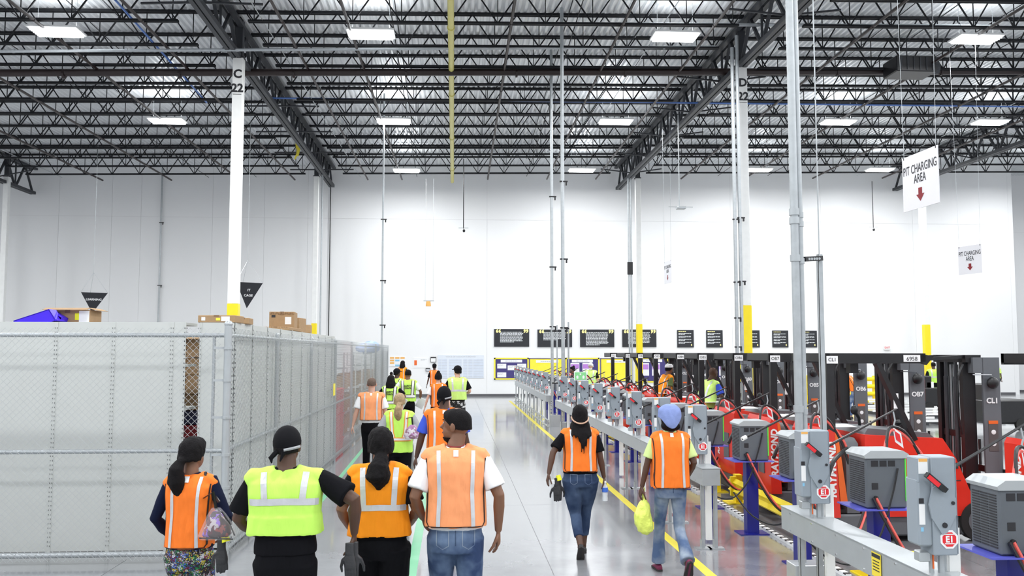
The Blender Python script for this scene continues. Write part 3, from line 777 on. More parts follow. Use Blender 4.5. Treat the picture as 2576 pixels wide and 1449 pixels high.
# ================================================================== FLOOR MARKINGS
def floor_line(p, q, w, m, label, name='floor_line'):
    d = (q - p); L = d.length; t = obj(name, MB().b2((-w / 2, 0, 0), (w / 2, L, .002)).mesh(name), m, loc=p, rot=(0, 0, math.atan2(d.y, d.x) - PI / 2), label=label, cat='floor marking')
    return t
p = on_z(1285, 1010); q = on_z(1790, 1449)
xl = (p.x + q.x) / 2
floor_line(Vector((on_z(1790, 1449).x - .0, 1.5, 0)), Vector((on_z(1284, 1010).x, 42.0, 0)), .11, M_yellow2, 'long yellow floor line beside the charging row')
p1, p2 = on_z(655, 1449), on_z(905, 1140)
d = (p2 - p1).normalized(); floor_line(p1 - d * 6, p1 + d * 24, .075, M_green, 'green floor line along the cage side')
p1, p2 = on_z(1033, 1449), on_z(1066, 1272)
d = (p2 - p1).normalized(); floor_line(p1 - d * 6, p1 + d * 22, .11, M_green, 'green floor line in the middle of the walkway')

# ================================================================== CAGE FENCE
FX, FY = -2.46, 9.95
fence = thing('cage_front_fence', 'chain link fence across the front of the cage at left', 'fence', (0, FY, 0))
def links(mb, L, H, fn, z0=.04, s=.072, r=.0015):
    # two families of diagonal wires on a plane of length L, height H
    dz = s
    n = int((L + H) / dz)
    for k in range(n + 1):
        a = k * dz
        u0, v0 = (a, 0) if a <= L else (L, a - L)
        u1, v1 = (a - H, H) if a - H >= 0 else (0, a)
        if v0 < H and (u0 - u1) > .01:
            mb.bar(fn(u0, v0 + z0), fn(u1, v1 + z0), r * 2)
            mb.bar(fn(L - u0, v0 + z0, 1), fn(L - u1, v1 + z0, 1), r * 2)
FL = 6.2
mb = MB(); links(mb, FL, 2.48, lambda u, v, k=0: (FX - .08 - FL + u, -.008 + .01 * k, v))
mb.build('chain_link_mesh', M_wire, fence, kind='stuff')
for z, nm in ((2.44, 'top_rail'), (1.19, 'middle_rail'), (.10, 'bottom_rail')):
    MB().cyl((FX - FL - .1, .035, z), (FX - .05, .035, z), .024 if z > .2 else .03, 12).build(nm, M_galv, fence, smooth=True)
for k in range(3):
    MB().cyl((FX - .1 - k * 3.05 - (.06 if k == 0 else 0), .045, 0), (FX - .1 - k * 3.05 - (.06 if k == 0 else 0), .045, 2.46), .018, 10).build('line_post', M_galv, fence, smooth=True) if k != 1 else None
fence2 = thing('cage_side_fence', 'chain link fence running back along the walkway', 'fence', (FX, 0, 0))
YE = 33.8
mb = MB(); links(mb, YE - FY, 2.48, lambda u, v, k=0: (.008 - .01 * k, FY + u, v))
mb.build('chain_link_mesh', M_wire, fence2, kind='stuff')
for z, nm in ((2.44, 'top_rail'), (1.19, 'middle_rail'), (.10, 'bottom_rail')):
    MB().cyl((-.03, FY, z), (-.03, YE, z), .021, 10).build(nm, M_galv, fence2, smooth=True)
MB().cyl((0, FY, 0), (0, FY, 2.56), .042, 16).ell((0, FY, 2.56), (.048, .048, .04), 12, 6).build('corner_post', M_galv_lt, fence2, smooth=True)
for z in (2.3, 1.95, 1.55, 1.15, .8, .4): MB().cyl((0, FY, z - .015), (0, FY, z + .015), .052, 12).box((-.09, FY - .005, z), (.12, .012, .025)).build('tension_band', M_galv_lt, fence2)
for y in (12.86, 15.9, 19.1, 22.1, 25.5, 28.8, 31.6, YE): MB().cyl((-.035, y, 0), (-.035, y, 2.5), .03, 10).ell((-.035, y, 2.5), (.034, .034, .03), 8, 4).build('line_post', M_galv, fence2, smooth=True)
MB().b2((.02, 18.4, 1.38), (.03, 18.65, 1.62)).build('yellow_tag', M_yellow2, fence2)

# ================================================================== SHELVING INSIDE THE CAGE
SZ = 2.60
def shelf_back(name, x0, x1, y0, y1, seams, label, side=None, sideseams=()):
    t = thing(name, label, 'shelving', (0, 0, 0))
    e = [x0] + seams + [x1]
    for k in range(len(e) - 1):
        MB().b2((e[k] + .004, y0, .02), (e[k + 1] - .004, y0 + .02, SZ)).build('back_panel', M_shelf, t)
    for z in (.1, .6, 1.1, 1.6, 2.1, SZ - .02): MB().b2((x0, y0 + .02, z - .015), (x1, y1, z + .015)).build('shelf_board', M_shelf, t)
    for k, x in enumerate(e):
        u = MB().b2((x - .02 if k else x, y0 - .006, 0), (x + .02 if k < len(e) - 1 else x, y0 - .001, SZ)).build('upright', M_shelf, t)
        mb = MB()
        for s_ in (-.012, .012):
            z = .08
            while z < SZ - .04: mb.box((x + s_, y0 - .008, z), (.007, .004, .016)); z += .05
        mb.build('slot_row', M_dark if 0 < k >= len(e) - 1 else M_slot, u, kind='stuff')
    return t
xa = xat(470, 10.6)
shelf_back('shelving_unit', -7.2, xa, 10.55, 11.0, [on_y(p, 887, 10.55).x for p in (140, 285, 432)], 'wide light grey shelving with closed metal back behind the front fence')
t = shelf_back('shelving_unit', -2.95, -2.56, 10.62, 10.66, [], 'narrow end of the grey shelving row near the fence corner')
yy = 10.66; k = 0
ymax = 19.6
t2 = thing('shelving_row', 'long light grey shelving row just inside the side fence', 'shelving', (0, 0, 0))
while yy < ymax - .2:
    y2 = min(yy + .92, ymax)
    MB().b2((-2.58, yy + .004, .02), (-2.56, y2 - .004, SZ - .005 * k)).build('side_panel', M_shelf, t2)
    u = MB().b2((-2.555, yy - .02, 0), (-2.55, yy + .02, SZ)).build('upright', M_shelf, t2)
    mb = MB(); z = .08
    while z < SZ - .04: mb.box((-2.548, yy, z), (.004, .01, .02)); z += .05
    mb.build('slot_row', M_dark, u, kind='stuff')
    yy = y2; k += 1
for z in (.1, .6, 1.1, 1.6, 2.1, SZ - .02): MB().b2((-2.95, 10.68, z - .015), (-2.58, ymax, z + .015)).build('shelf_board', M_shelf, t2)
MB().b2((-2.97, 10.68, 0), (-2.95, ymax, SZ)).build('rear_panel', M_shelf, t2)

def carton(loc, d, rz, label, stickers=(), open_=False, ends=False, group=None):
    t = thing('cardboard_box', label, 'box', loc, rz, group=group)
    MB().bevbox((0, 0, d[2] / 2), d, .006).build('carton', M_card, t)
    MB().b2((-.03, -d[1] / 2 - .002, d[2] * .78), (.03, -d[1] / 2, d[2])).b2((-.03, -d[1] / 2, d[2]), (.03, d[1] / 2, d[2] + .002)).build('tape', M_tape, t)
    if open_:
        MB().box((0, -d[1] / 2 - .04, d[2] + .01), (d[0], .1, .006), Matrix.Rotation(.25, 3, 'X')).box((d[0] / 2 + .03, 0, d[2] + .01), (.1, d[1], .006), Matrix.Rotation(.3, 3, 'Y')).build('flap', M_card, t)
    for (x, z, w, h, mm) in stickers:
        MB().b2((x * d[0] - w / 2, -d[1] / 2 - .004, z * d[2] - h / 2), (x * d[0] + w / 2, -d[1] / 2 - .001, z * d[2] + h / 2)).build('sticker', mm, t)
    if ends:
        for k in range(10): MB().box((-d[0] * .42 + k * d[0] * .093, -d[1] / 2 - .006, d[2] * .9), (.012, .012, d[2] * .14), Matrix.Rotation(.5 * (-1) ** k, 3, 'Y')).build('torn_edge', M_tape, t)
    return t
x = xat(563, 10.85)
carton((xat(555, 10.8), 10.8, SZ + .0), (.43, .36, .085), math.radians(-4), 'flat brown cardboard box on the shelving end below column C 22', stickers=[(-.35, .5, .045, .04, M_paper), (.05, .45, .05, .03, M_yellow2), (.25, .5, .10, .055, M_paper)])
carton((xat(604, 11.1), 11.3, SZ), (.16, .30, .075), math.radians(3), 'small flat brown box touching the right side of the flat box')
carton((xat(183, 11.2) , 11.2, SZ), (.52, .34, .16), math.radians(-2), 'long brown cardboard box behind the blue bins', open_=True, stickers=[(.22, .5, .05, .08, M_gcuff), (.38, .5, .12, .14, M_paper)])
carton((-2.78, 14.7, SZ + .0), (.42, 1.1, .05), 0, 'low open brown carton lying under the stacked cartons', ends=True)
carton((-2.80, 14.9, SZ + .05), (.40, .45, .26), math.radians(4), 'brown carton with torn top edge stacked on the shelving row', ends=True, stickers=[(.25, .45, .10, .12, M_paper), (-.33, .72, .06, .04, M_ink)])
carton((-2.77, 15.6, SZ), (.34, .42, .24), math.radians(-6), 'brown carton behind the torn-topped carton', stickers=[(0, .9, .05, .05, M_yellow2)])
carton((-2.77, 16.5, SZ), (.34, .42, .15), math.radians(6), 'low brown carton at the right end of the carton group')
# blue bins
def bin_(loc, rot, d, label):
    t = thing('blue_bin', label, 'bin', loc, rot=rot, group='blue plastic bins')
    w, l, h = d
    p = [(-w / 2, 0), (w / 2, 0), (w / 2 + .03, h), (-w / 2 - .03, h)]
    MB().prism(p, -l / 2, -l / 2 + .012).prism(p, l / 2 - .012, l / 2).b2((-w / 2, -l / 2, 0), (w / 2, l / 2, .012)).prism([(-w / 2, 0), (-w / 2 + .012, 0), (-w / 2 - .018, h), (-w / 2 - .03, h)], -l / 2, l / 2).prism([(w / 2, 0), (w / 2 - .012, 0), (w / 2 + .018, h), (w / 2 + .03, h)], -l / 2, l / 2).build('tub', M_blue_bin, t)
    MB().b2((-w / 2 - .045, -l / 2 - .01, h - .012), (-w / 2 - .025, l / 2 + .01, h + .006)).b2((w / 2 + .025, -l / 2 - .01, h - .012), (w / 2 + .045, l / 2 + .01, h + .006)).build('rim', M_blue_bin, t)
bin_(on_y(88, 806, 10.75) + Vector((0, 0, .06)), (0, math.radians(160), math.radians(6)), (.40, .26, .15), 'royal blue plastic bin tipped over on the shelving, left')
bin_(on_y(150, 806, 10.95) + Vector((0, 0, .07)), (0, math.radians(212), 0), (.16, .24, .12), 'smaller royal blue bin leaning behind the tipped bin')
# stack seen through the gap
xg = -3.34
zz = .02
specs = [('red_tote', M_red_tote, .30), ('red_tote', M_red_tote, .30), ('red_tote', M_red_tote, .28), ('navy_tote', M_navy, .18), ('red_tote', M_red_tote, .28), ('navy_tote', M_navy, .17)]
for k, (nm, mm, h) in enumerate(specs):
    t = thing(nm, '%s plastic tote in the stack behind the shelving gap, %s from the floor' % ('dark red' if mm is M_red_tote else 'navy', ['first', 'second', 'third', 'fourth', 'fifth', 'sixth'][k]), 'tote', (xg, 11.75, zz), group='totes stacked behind the shelving gap')
    MB().prism([(-.25, 0), (.25, 0), (.28, h - .02), (-.28, h - .02)], -.3, .3).build('tub', mm, t)
    MB().b2((-.3, -.32, h - .035), (.3, .32, h - .01)).build('rim', mm, t)
    zz += h
for k in range(4):
    h = [.2, .24, .22, .24][k]
    carton((xg, 11.75, zz), (.5, .5, h - .005), math.radians([3, -4, 2, -5][k]), 'brown carton above the totes in the shelving gap, %s carton up' % ['first', 'second', 'third', 'top'][k], open_=(k == 3), group='cartons in the shelving gap')
    zz += h
# further inside the cage: red totes, wire shelving, pale cartons, blue bag
for s in range(3):
    zz = .0
    for k in range(5):
        t = thing('red_tote', 'red tote behind the side fence, stack %s, %s from the floor' % (['nearest', 'middle', 'farthest'][s], ['first', 'second', 'third', 'fourth', 'top'][k]), 'tote', (-2.82, 20.0 + s * .62, zz), group='red totes behind the side fence')
        MB().prism([(-.2, 0), (.2, 0), (.23, .27), (-.23, .27)], -.27, .27).build('tub', mat('bright_red_plastic', (0.6, .03, .04), .45), t)
        MB().b2((-.24, -.29, .255), (.24, .29, .28)).build('rim', MATS['bright_red_plastic'], t)
        zz += .285
for s, (y0, mm) in enumerate([(22.0, M_galv), (24.6, M_white), (27.4, M_galv), (30.2, M_white)]):
    t = thing('wire_shelf_rack', 'wire shelf rack inside the cage, %s along the side fence' % ORD[s], 'rack', (-2.95, y0, 0), group='wire racks inside the cage')
    for sx in (-.28, .28):
        for sy in (0, 1.7): MB().cyl((sx, sy, 0), (sx, sy, 2.25), .018, 6).build('post', mm, t)
    for z in (.2, .75, 1.3, 1.85, 2.2): MB().b2((-.28, 0, z), (.28, 1.7, z + .02)).build('shelf', mm, t)
    for k in range(6):
        c = carton((-2.95, y0 + .35 + (k % 2) * .85, .22 + (k // 2) * .55), (.42, .6, .36), 0, 'pale parcel on the %s wire rack, %s shelf, %s side' % (ORD[s], ['lower', 'middle', 'upper'][k // 2], ['near', 'far'][k % 2]), group='parcels on the wire racks')
t = thing('wrapped_bundle', 'pale blue plastic wrapped bundle on top of the last rack', 'bundle', (-2.95, 30.9, 2.22))
mb = MB(); mb.ell((0, 0, .18), (.42, .85, .2), 16, 8); mb.ell((.08, .3, .26), (.3, .4, .18), 12, 6); mb.build('wrapping', M_bluebag, t, smooth=True)
# ================================================================== CHARGING ROW
TZ0, TZ1 = .73, .92
TX0, TX1 = 2.84, 3.05
def trough(y0, y1, label, legs, warn=None):
    t = thing('cable_trough', label, 'cable trough', (0, 0, 0), group='galvanized cable troughs')
    MB().bevbox(((TX0 + TX1) / 2, (y0 + y1) / 2, (TZ0 + TZ1) / 2), (TX1 - TX0, y1 - y0, TZ1 - TZ0), .004).build('housing', M_galv_lt, t)
    MB().b2((TX0 - .006, y0 - .004, TZ1 - .0), (TX1 + .006, y1 + .004, TZ1 + .006)).build('cover', M_galv_lt, t)
    y = y0 + .3
    while y < min(y1, 14):
        MB().cyl((TX0 - .006, y, TZ1 - .025), (TX0, y, TZ1 - .025), .008, 6).cyl((TX0 - .006, y, TZ0 + .025), (TX0, y, TZ0 + .025), .008, 6).build('screw', M_chrome, t); y += .45
    for y in legs:
        for x in (TX0 + .03, TX1 - .03):
            l = MB().b2((x - .02, y - .02, .01), (x + .02, y - .016, TZ0)).b2((x - .02, y + .016, .01), (x + .02, y + .02, TZ0)).b2((x - .02, y - .02, .01), (x - .016, y + .02, TZ0)).build('leg', M_galv, t)
            MB().b2((x - .09, y - .06, 0), (x + .09, y + .06, .012)).b2((x - .025, y - .045, .012), (x - .02, y + .045, .1)).build('base_plate', M_galv, l)
    if warn:
        for (yw, ww) in warn:
            s = MB().b2((TX0 - .008, yw - ww / 2, TZ0 + .02), (TX0 - .005, yw + ww / 2, TZ1 - .012)).build('warning_label', M_caut, t)
            mb = MB().b2((TX0 - .010, yw - ww * .45, TZ1 - .045), (TX0 - .0085, yw + ww * .45, TZ1 - .02))
            for k in range(4): mb.b2((TX0 - .010, yw - ww * .35, TZ1 - .07 - k * .02), (TX0 - .0085, yw + ww * .35, TZ1 - .064 - k * .02))
            mb.build('warning_print', M_ink, s)
    return t
trough(3.6, 7.72, 'nearest galvanized cable trough, running out of the frame at lower right', [7.35, 6.0, 4.4], [(5.95, .13), (4.9, .13)])
trough(10.2, 25.2, 'middle galvanized cable trough beside the yellow floor line', [10.32, 11.9, 14.9, 17.9, 20.9, 23.9])
trough(27.7, 42.0, 'farthest galvanized cable trough, ending near the back wall', [28.2, 31, 34, 37, 40, 41.6])
# low kerb rail by the far trough
t = thing('low_cable_rail', 'low galvanized cable rail along the floor beside the far trough', 'rail', (0, 0, 0))
for z in (.12, .3): MB().cyl((TX0 - .12, 25.8, z), (TX0 - .12, 40, z), .02, 6).build('rail_bar', M_galv, t)
for k in range(6): MB().b2((TX0 - .14, 26 + k * 2.7, 0), (TX0 - .10, 26.06 + k * 2.7, .32)).build('stanchion', M_galv, t)

def make_disconnect(label):
    t = thing('disconnect_switch', label, 'switch box', (0, 0, 0), group='disconnect switches on the troughs')
    # local: x left-right, face towards -y; z from the trough top
    body = MB().bevbox((.055, .02, .41), (.15, .16, .58), .006).build('enclosure', M_box_grey, t)
    MB().b2((.125, -.062, .13), (.131, .1, .69)).build('door_edge', M_box_dk, body)
    MB().bevbox((-.055, .03, .37), (.09, .15, .40), .012).build('side_box', M_box_grey, t)
    MB().bevbox((-.055, .02, .62), (.085, .13, .15), .006).build('top_box', M_box_grey, t)
    MB().b2((-.092, -.048, .60), (-.035, -.046, .685)).build('rating_label', M_paper, t)
    MB().b2((-.096, -.048, .30), (-.06, -.0465, .42)).build('wiring_label', M_paper, t)
    MB().b2((-.09, -.0495, .672), (-.037, -.0475, .69)).build('orange_strip', M_orange_s, t)
    MB().b2((-.096, -.0488, .425), (-.066, -.0462, .455)).build('dark_strip', M_ink, t)
    MB().b2((-.088, -.0488, .26), (-.072, -.0462, .285)).build('blue_strip', M_blue_s, t)
    c = MB().prism([(-.045, .42), (-.03, .34), (.03, .245), (.06, .255), (.12, .36), (.12, .46), (.04, .55), (-.02, .52)], -.072, -.058).build('cover_plate', M_box_grey, t)
    MB().cyl((.1, -.078, .43), (.1, -.07, .43), .011, 8).cyl((.045, -.078, .30), (.045, -.07, .30), .016, 8).build('knob', M_ink, c)
    R = Matrix.Rotation(math.radians(40), 3, 'Y')
    h = MB().box((-.012, -.095, .555), (.15, .035, .03), R).build('lever', M_black, t, label='black lever with red grip')
    MB().box((-.035, -.114, .566), (.085, .006, .026), R).build('red_grip', M_red, h)
    n = 8; oc = lambda r: [(.075 + r * math.cos(PI / 8 + k * PI / 4), .215 + r * math.sin(PI / 8 + k * PI / 4)) for k in range(n)]
    s = MB().prism(oc(.058), -.064, -.060).build('octagon_sticker', M_paper, t)
    MB().prism(oc(.045), -.0655, -.0635).build('red_field', M_red, s)
    lettering('E1', .05, M_paper, s, (.075, -.067, .215), bold=.002, extrude=.0006)
    MB().b2((.045, -.0672, .188), (.105, -.0662, .193)).b2((.04, -.0672, .243), (.11, -.0662, .248)).build('white_bars', M_paper, s)
    MB().cyl((.01, .03, 0), (.01, .03, .13), .016, 8).cyl((.07, .03, 0), (.07, .03, .13), .02, 8).cyl((.11, .06, 0), (.11, .06, .13), .014, 8).build('conduit_stub', M_galv, t, smooth=True)
    MB().bevbox((-.04, .04, .10), (.07, .07, .06), .005).build('junction_box', M_galv_lt, t)
    MB().b2((.005, -.0, .03), (.012, .008, .2)).build('orange_tag', M_truck_or, t)
    MB().b2((.135, .05, -.9), (.175, .09, .33)).b2((.175, .05, -.9), (.205, .054, .26)).build('support_strut', M_white, t)
    return t
SWY = [5.3, 7.12, 10.6, 12.4, 14.3, 16.2, 18.1, 20.0, 21.9, 23.8, 28.6, 30.3, 32.1, 34.0, 35.9, 37.8, 39.7, 41.4]
sw0 = None
for i, y in enumerate(SWY):
    lab = 'grey disconnect switch box with E1 octagon sticker, %s from the camera on the cable trough' % ORD[i]
    loc = (2.87, y, TZ1 + .006)
    if sw0 is None: sw0 = make_disconnect(lab); sw0.location = loc
    else: dup(sw0, loc, 0.0, lab)

def make_charger(label):
    t = thing('battery_charger', label, 'charger', (0, 0, 0), group='battery chargers on blue stands')
    p = MB().bevbox((0, 0, .45), (.15, .15, .90), .01).build('pedestal', M_blue_post, t)
    MB().b2((-.18, -.14, 0), (.18, .14, .012)).build('foot_plate', M_blue_post, p)
    MB().b2((-.27, -.22, .9), (.23, .22, .912)).build('shelf_plate', mat('blue_violet_shelf_plate', (0.10, .11, .55), .3), t)
    z0 = .915
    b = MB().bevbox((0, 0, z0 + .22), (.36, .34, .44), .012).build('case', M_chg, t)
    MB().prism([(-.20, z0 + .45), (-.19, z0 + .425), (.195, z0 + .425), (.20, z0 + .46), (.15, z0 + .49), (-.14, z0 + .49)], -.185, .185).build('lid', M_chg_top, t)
    mb = MB()
    for k in range(20):
        for c_ in range(3): mb.b2((-.184, -.14 + c_ * .096, z0 + .04 + k * .018), (-.1795, -.055 + c_ * .096, z0 + .048 + k * .018))
    mb.build('vent_slots', M_dark, b, kind='stuff')
    for c_ in range(3): MB().b2((-.13 + c_ * .075, -.173, z0 + .355), (-.07 + c_ * .075, -.1695, z0 + .405)).build('display_window', M_ink, b)
    MB().b2((-.13, -.173, z0 + .16), (-.075, -.1695, z0 + .215)).build('dark_vent', M_ink, b)
    MB().b2((.165, -.176, z0 + .06), (.178, -.166, z0 + .42)).build('green_strip', M_lime_led, b, label='green edge strip')
    MB().cyl((-.10, -.168, z0 + .09), (-.10, -.19, z0 + .09), .018, 8).build('cable_gland', M_black, b)
    # output leads
    def lead(m, off, name):
        pts = []
        for k in range(17):
            u = k / 16
            x = -.10 + off + .9 * u
            y = -.185 - .25 * math.sin(PI * u) + .35 * u
            z = (z0 + .09) * (1 - u) + .55 * u - .55 * math.sin(PI * u) * (1 - .25 * u)
            pts.append((x, y, z))
        MB().tube(pts, .013, 6).build(name, m, t, smooth=True)
    lead(M_redcable, 0, 'red_lead'); lead(M_black, -.03, 'black_lead')
    # input lead sagging back to the switch box
    MB().tube(cr([(.1, -.18, z0 + .34), (.03, -.2, z0 + .1), (-.12, -.24, z0 - .25), (-.34, -.24, z0 - .45), (-.58, -.14, z0 - .38), (-.74, 0, z0 - .15)]), .009, 6).build('supply_lead', M_black, t, smooth=True)
    # cable boom
    bm = MB().tube([(-.62, .05, 1.32), (.42, .45, 1.72)], [.014, .010], 8).build('cable_boom', M_black, t, smooth=True, label='black rod boom holding the cables up')
    MB().cyl((-.62, .05, 1.32), (-.57, .07, 1.34), .024, 8).build('boom_socket', M_white, bm)
    MB().tube([(.38, .43, 1.70), (.39, .42, 1.62), (.37, .42, 1.55)], .008, 5).build('hook_chain', M_galv, bm)
    MB().add([(.36, .41, 1.56), (.44, .41, 1.50), (.46, .41, 1.36), (.38, .41, 1.42)], [(0, 1, 2, 3)]).build('tag_card', M_paper, bm)
    MB().add([(.375, .408, 1.525), (.425, .408, 1.49), (.44, .408, 1.405), (.39, .408, 1.44)], [(0, 1, 2, 3)]).build('tag_print', M_red, bm)
    for m, off, nm in ((M_redcable, .0, 'red_loop'), (M_black, .03, 'black_loop')):
        pts = [(.12 + off, .1, 1.0), (.16 + off, .2, 1.28), (.27, .33, 1.48 + off), (.37, .42, 1.53 + off), (.5, .42, 1.46 + off), (.66 - off, .40, 1.25), (.74 - off, .4, 1.0)]
        MB().tube(cr(pts), .015, 6).build(nm, m, t, smooth=True)
    MB().tube(cr([(.3, .0, .93), (.4, .1, 1.06), (.52, .2, 1.13), (.62, .2, 1.2)], 3), .024, 8).build('plug_connector', M_black, t, smooth=True)
    return t
CHY = [5.95, 7.75, 9.5, 11.15, 13.0, 14.85, 16.7, 18.5, 20.3, 22.1, 24.0, 27.5, 29.5, 31.5, 33.5, 35.5]
ch0 = None
for i, y in enumerate(CHY):
    lab = 'grey battery charger on a blue pedestal, %s from the camera' % ORD[i]
    if ch0 is None: ch0 = make_charger(lab); ch0.location = (3.78, y, 0)
    else: dup(ch0, (3.72, y, 0), 0.0, lab)

# poles of the near H-frame
t = thing('conduit_pole', 'tall galvanized conduit pole rising through the frame at right', 'pole', (on_y(2006, 887, 7.85).x, 7.85, 0))
MB().cyl((0, 0, .4), (0, 0, 11.9), .036, 14).build('main_pipe', M_galv, t, smooth=True)
MB().cyl((.058, .02, .6), (.058, .02, 11.9), .026, 12).build('side_pipe', M_galv, t, smooth=True)
for z in (3.52, 3.44, 3.1, 1.75): MB().cyl((0, 0, z - .03), (0, 0, z + .03), .046, 12).cyl((.058, .02, z - .05), (.058, .02, z), .034, 10).build('coupling', M_galv_lt, t, smooth=True)
MB().bevbox((.02, -.02, .21), (.26, .22, .40), .006).build('floor_box', M_galv_lt, t)
t = thing('strut_post', 'shorter galvanized strut post tied to the tall conduit pole', 'post', (on_y(2067, 887, 8.1).x, 8.1, 0))
zt = on_y(2062, 640, 8.1).z
MB().b2((-.022, -.022, 0), (-.018, .022, zt)).b2((-.022, .018, 0), (.022, .022, zt)).b2((-.022, -.022, 0), (.022, -.018, zt)).build('channel', M_galv, t)
bz = zt - .04
br = MB().bar((-.0, -.03, bz), (-.24, -.22, bz - .03), .05, .045).build('cross_arm', M_black, t)
for k in range(5): MB().cyl((-.04 - k * .035, -.09 - k * .028, bz - .01 - k * .004), (-.04 - k * .035, -.10 - k * .028, bz - .01 - k * .004), .012, 6).build('slot', M_galv_lt, br)
MB().cyl((0, 0, zt), (0, 0, 11.9), .006, 5).build('hanger_rod', M_galv, t)
MB().b2((-.08, -.06, 0), (.08, .06, .012)).build('base_plate', M_galv, t)
# strut frames at the far conduits
for (px, y, pt, lab) in ((1394, 27.4, 818, 'left'), (1422, 24.6, 810, 'right')):
    x = xat(px, y); zt = on_y(px, pt, y).z
    t = thing('strut_post', 'galvanized strut frame under the %s of the two tall conduits' % lab, 'post', (x, y, 0))
    for sx in (-.05, .09): MB().b2((sx - .02, -.02, 0), (sx + .02, .02, zt)).build('channel', M_galv, t)
    MB().b2((-.07, -.03, zt - .2), (.11, -.02, zt - .16)).b2((-.07, -.03, 1.3), (.11, -.02, 1.34)).build('tie_bar', M_black, t)
    MB().b2((-.14, -.1, 0), (.18, .1, .35)).build('floor_box', M_galv_lt, t)

# yellow guard rails between chargers and forklifts
def guard(y0, y1, label):
    t = thing('guard_rail', label, 'guard rail', (4.22, 0, 0), group='yellow guard rails')
    prof = [(-.02, .15), (-.07, .19), (-.02, .24), (-.02, .27), (-.07, .32), (-.02, .37)]
    po = prof + [(x + .012, z) for x, z in reversed(prof)]
    MB().prism(po, y0, y1).build('rail_beam', M_yellow, t)
    for y in (y0 + .1, y1 - .1):
        p = MB().b2((0, y - .07, 0), (.1, y + .07, .42)).b2((-.09, y - .12, .12), (0, y - .06, .40)).build('post', M_yellow, t)
        MB().b2((-.14, y - .16, 0), (.2, y + .16, .014)).build('base_plate', M_yellow, p)
    MB().b2((-.30, y0, 0), (-.24, y1, .04)).build('kerb', M_paper, t)
    for k in range(int((y1 - y0) / .16)): MB().b2((-.302, y0 + k * .16, .03), (-.238, y0 + k * .16 + .06, .0415)).build('kerb_dash', M_ink, t)
for i, (a, b) in enumerate([(5.0, 8.2), (8.9, 13.5), (14.4, 18.2), (19.0, 23.0), (23.9, 27.5)]):
    guard(a, b, 'yellow corrugated guard rail section, %s from the camera' % ORD[i])

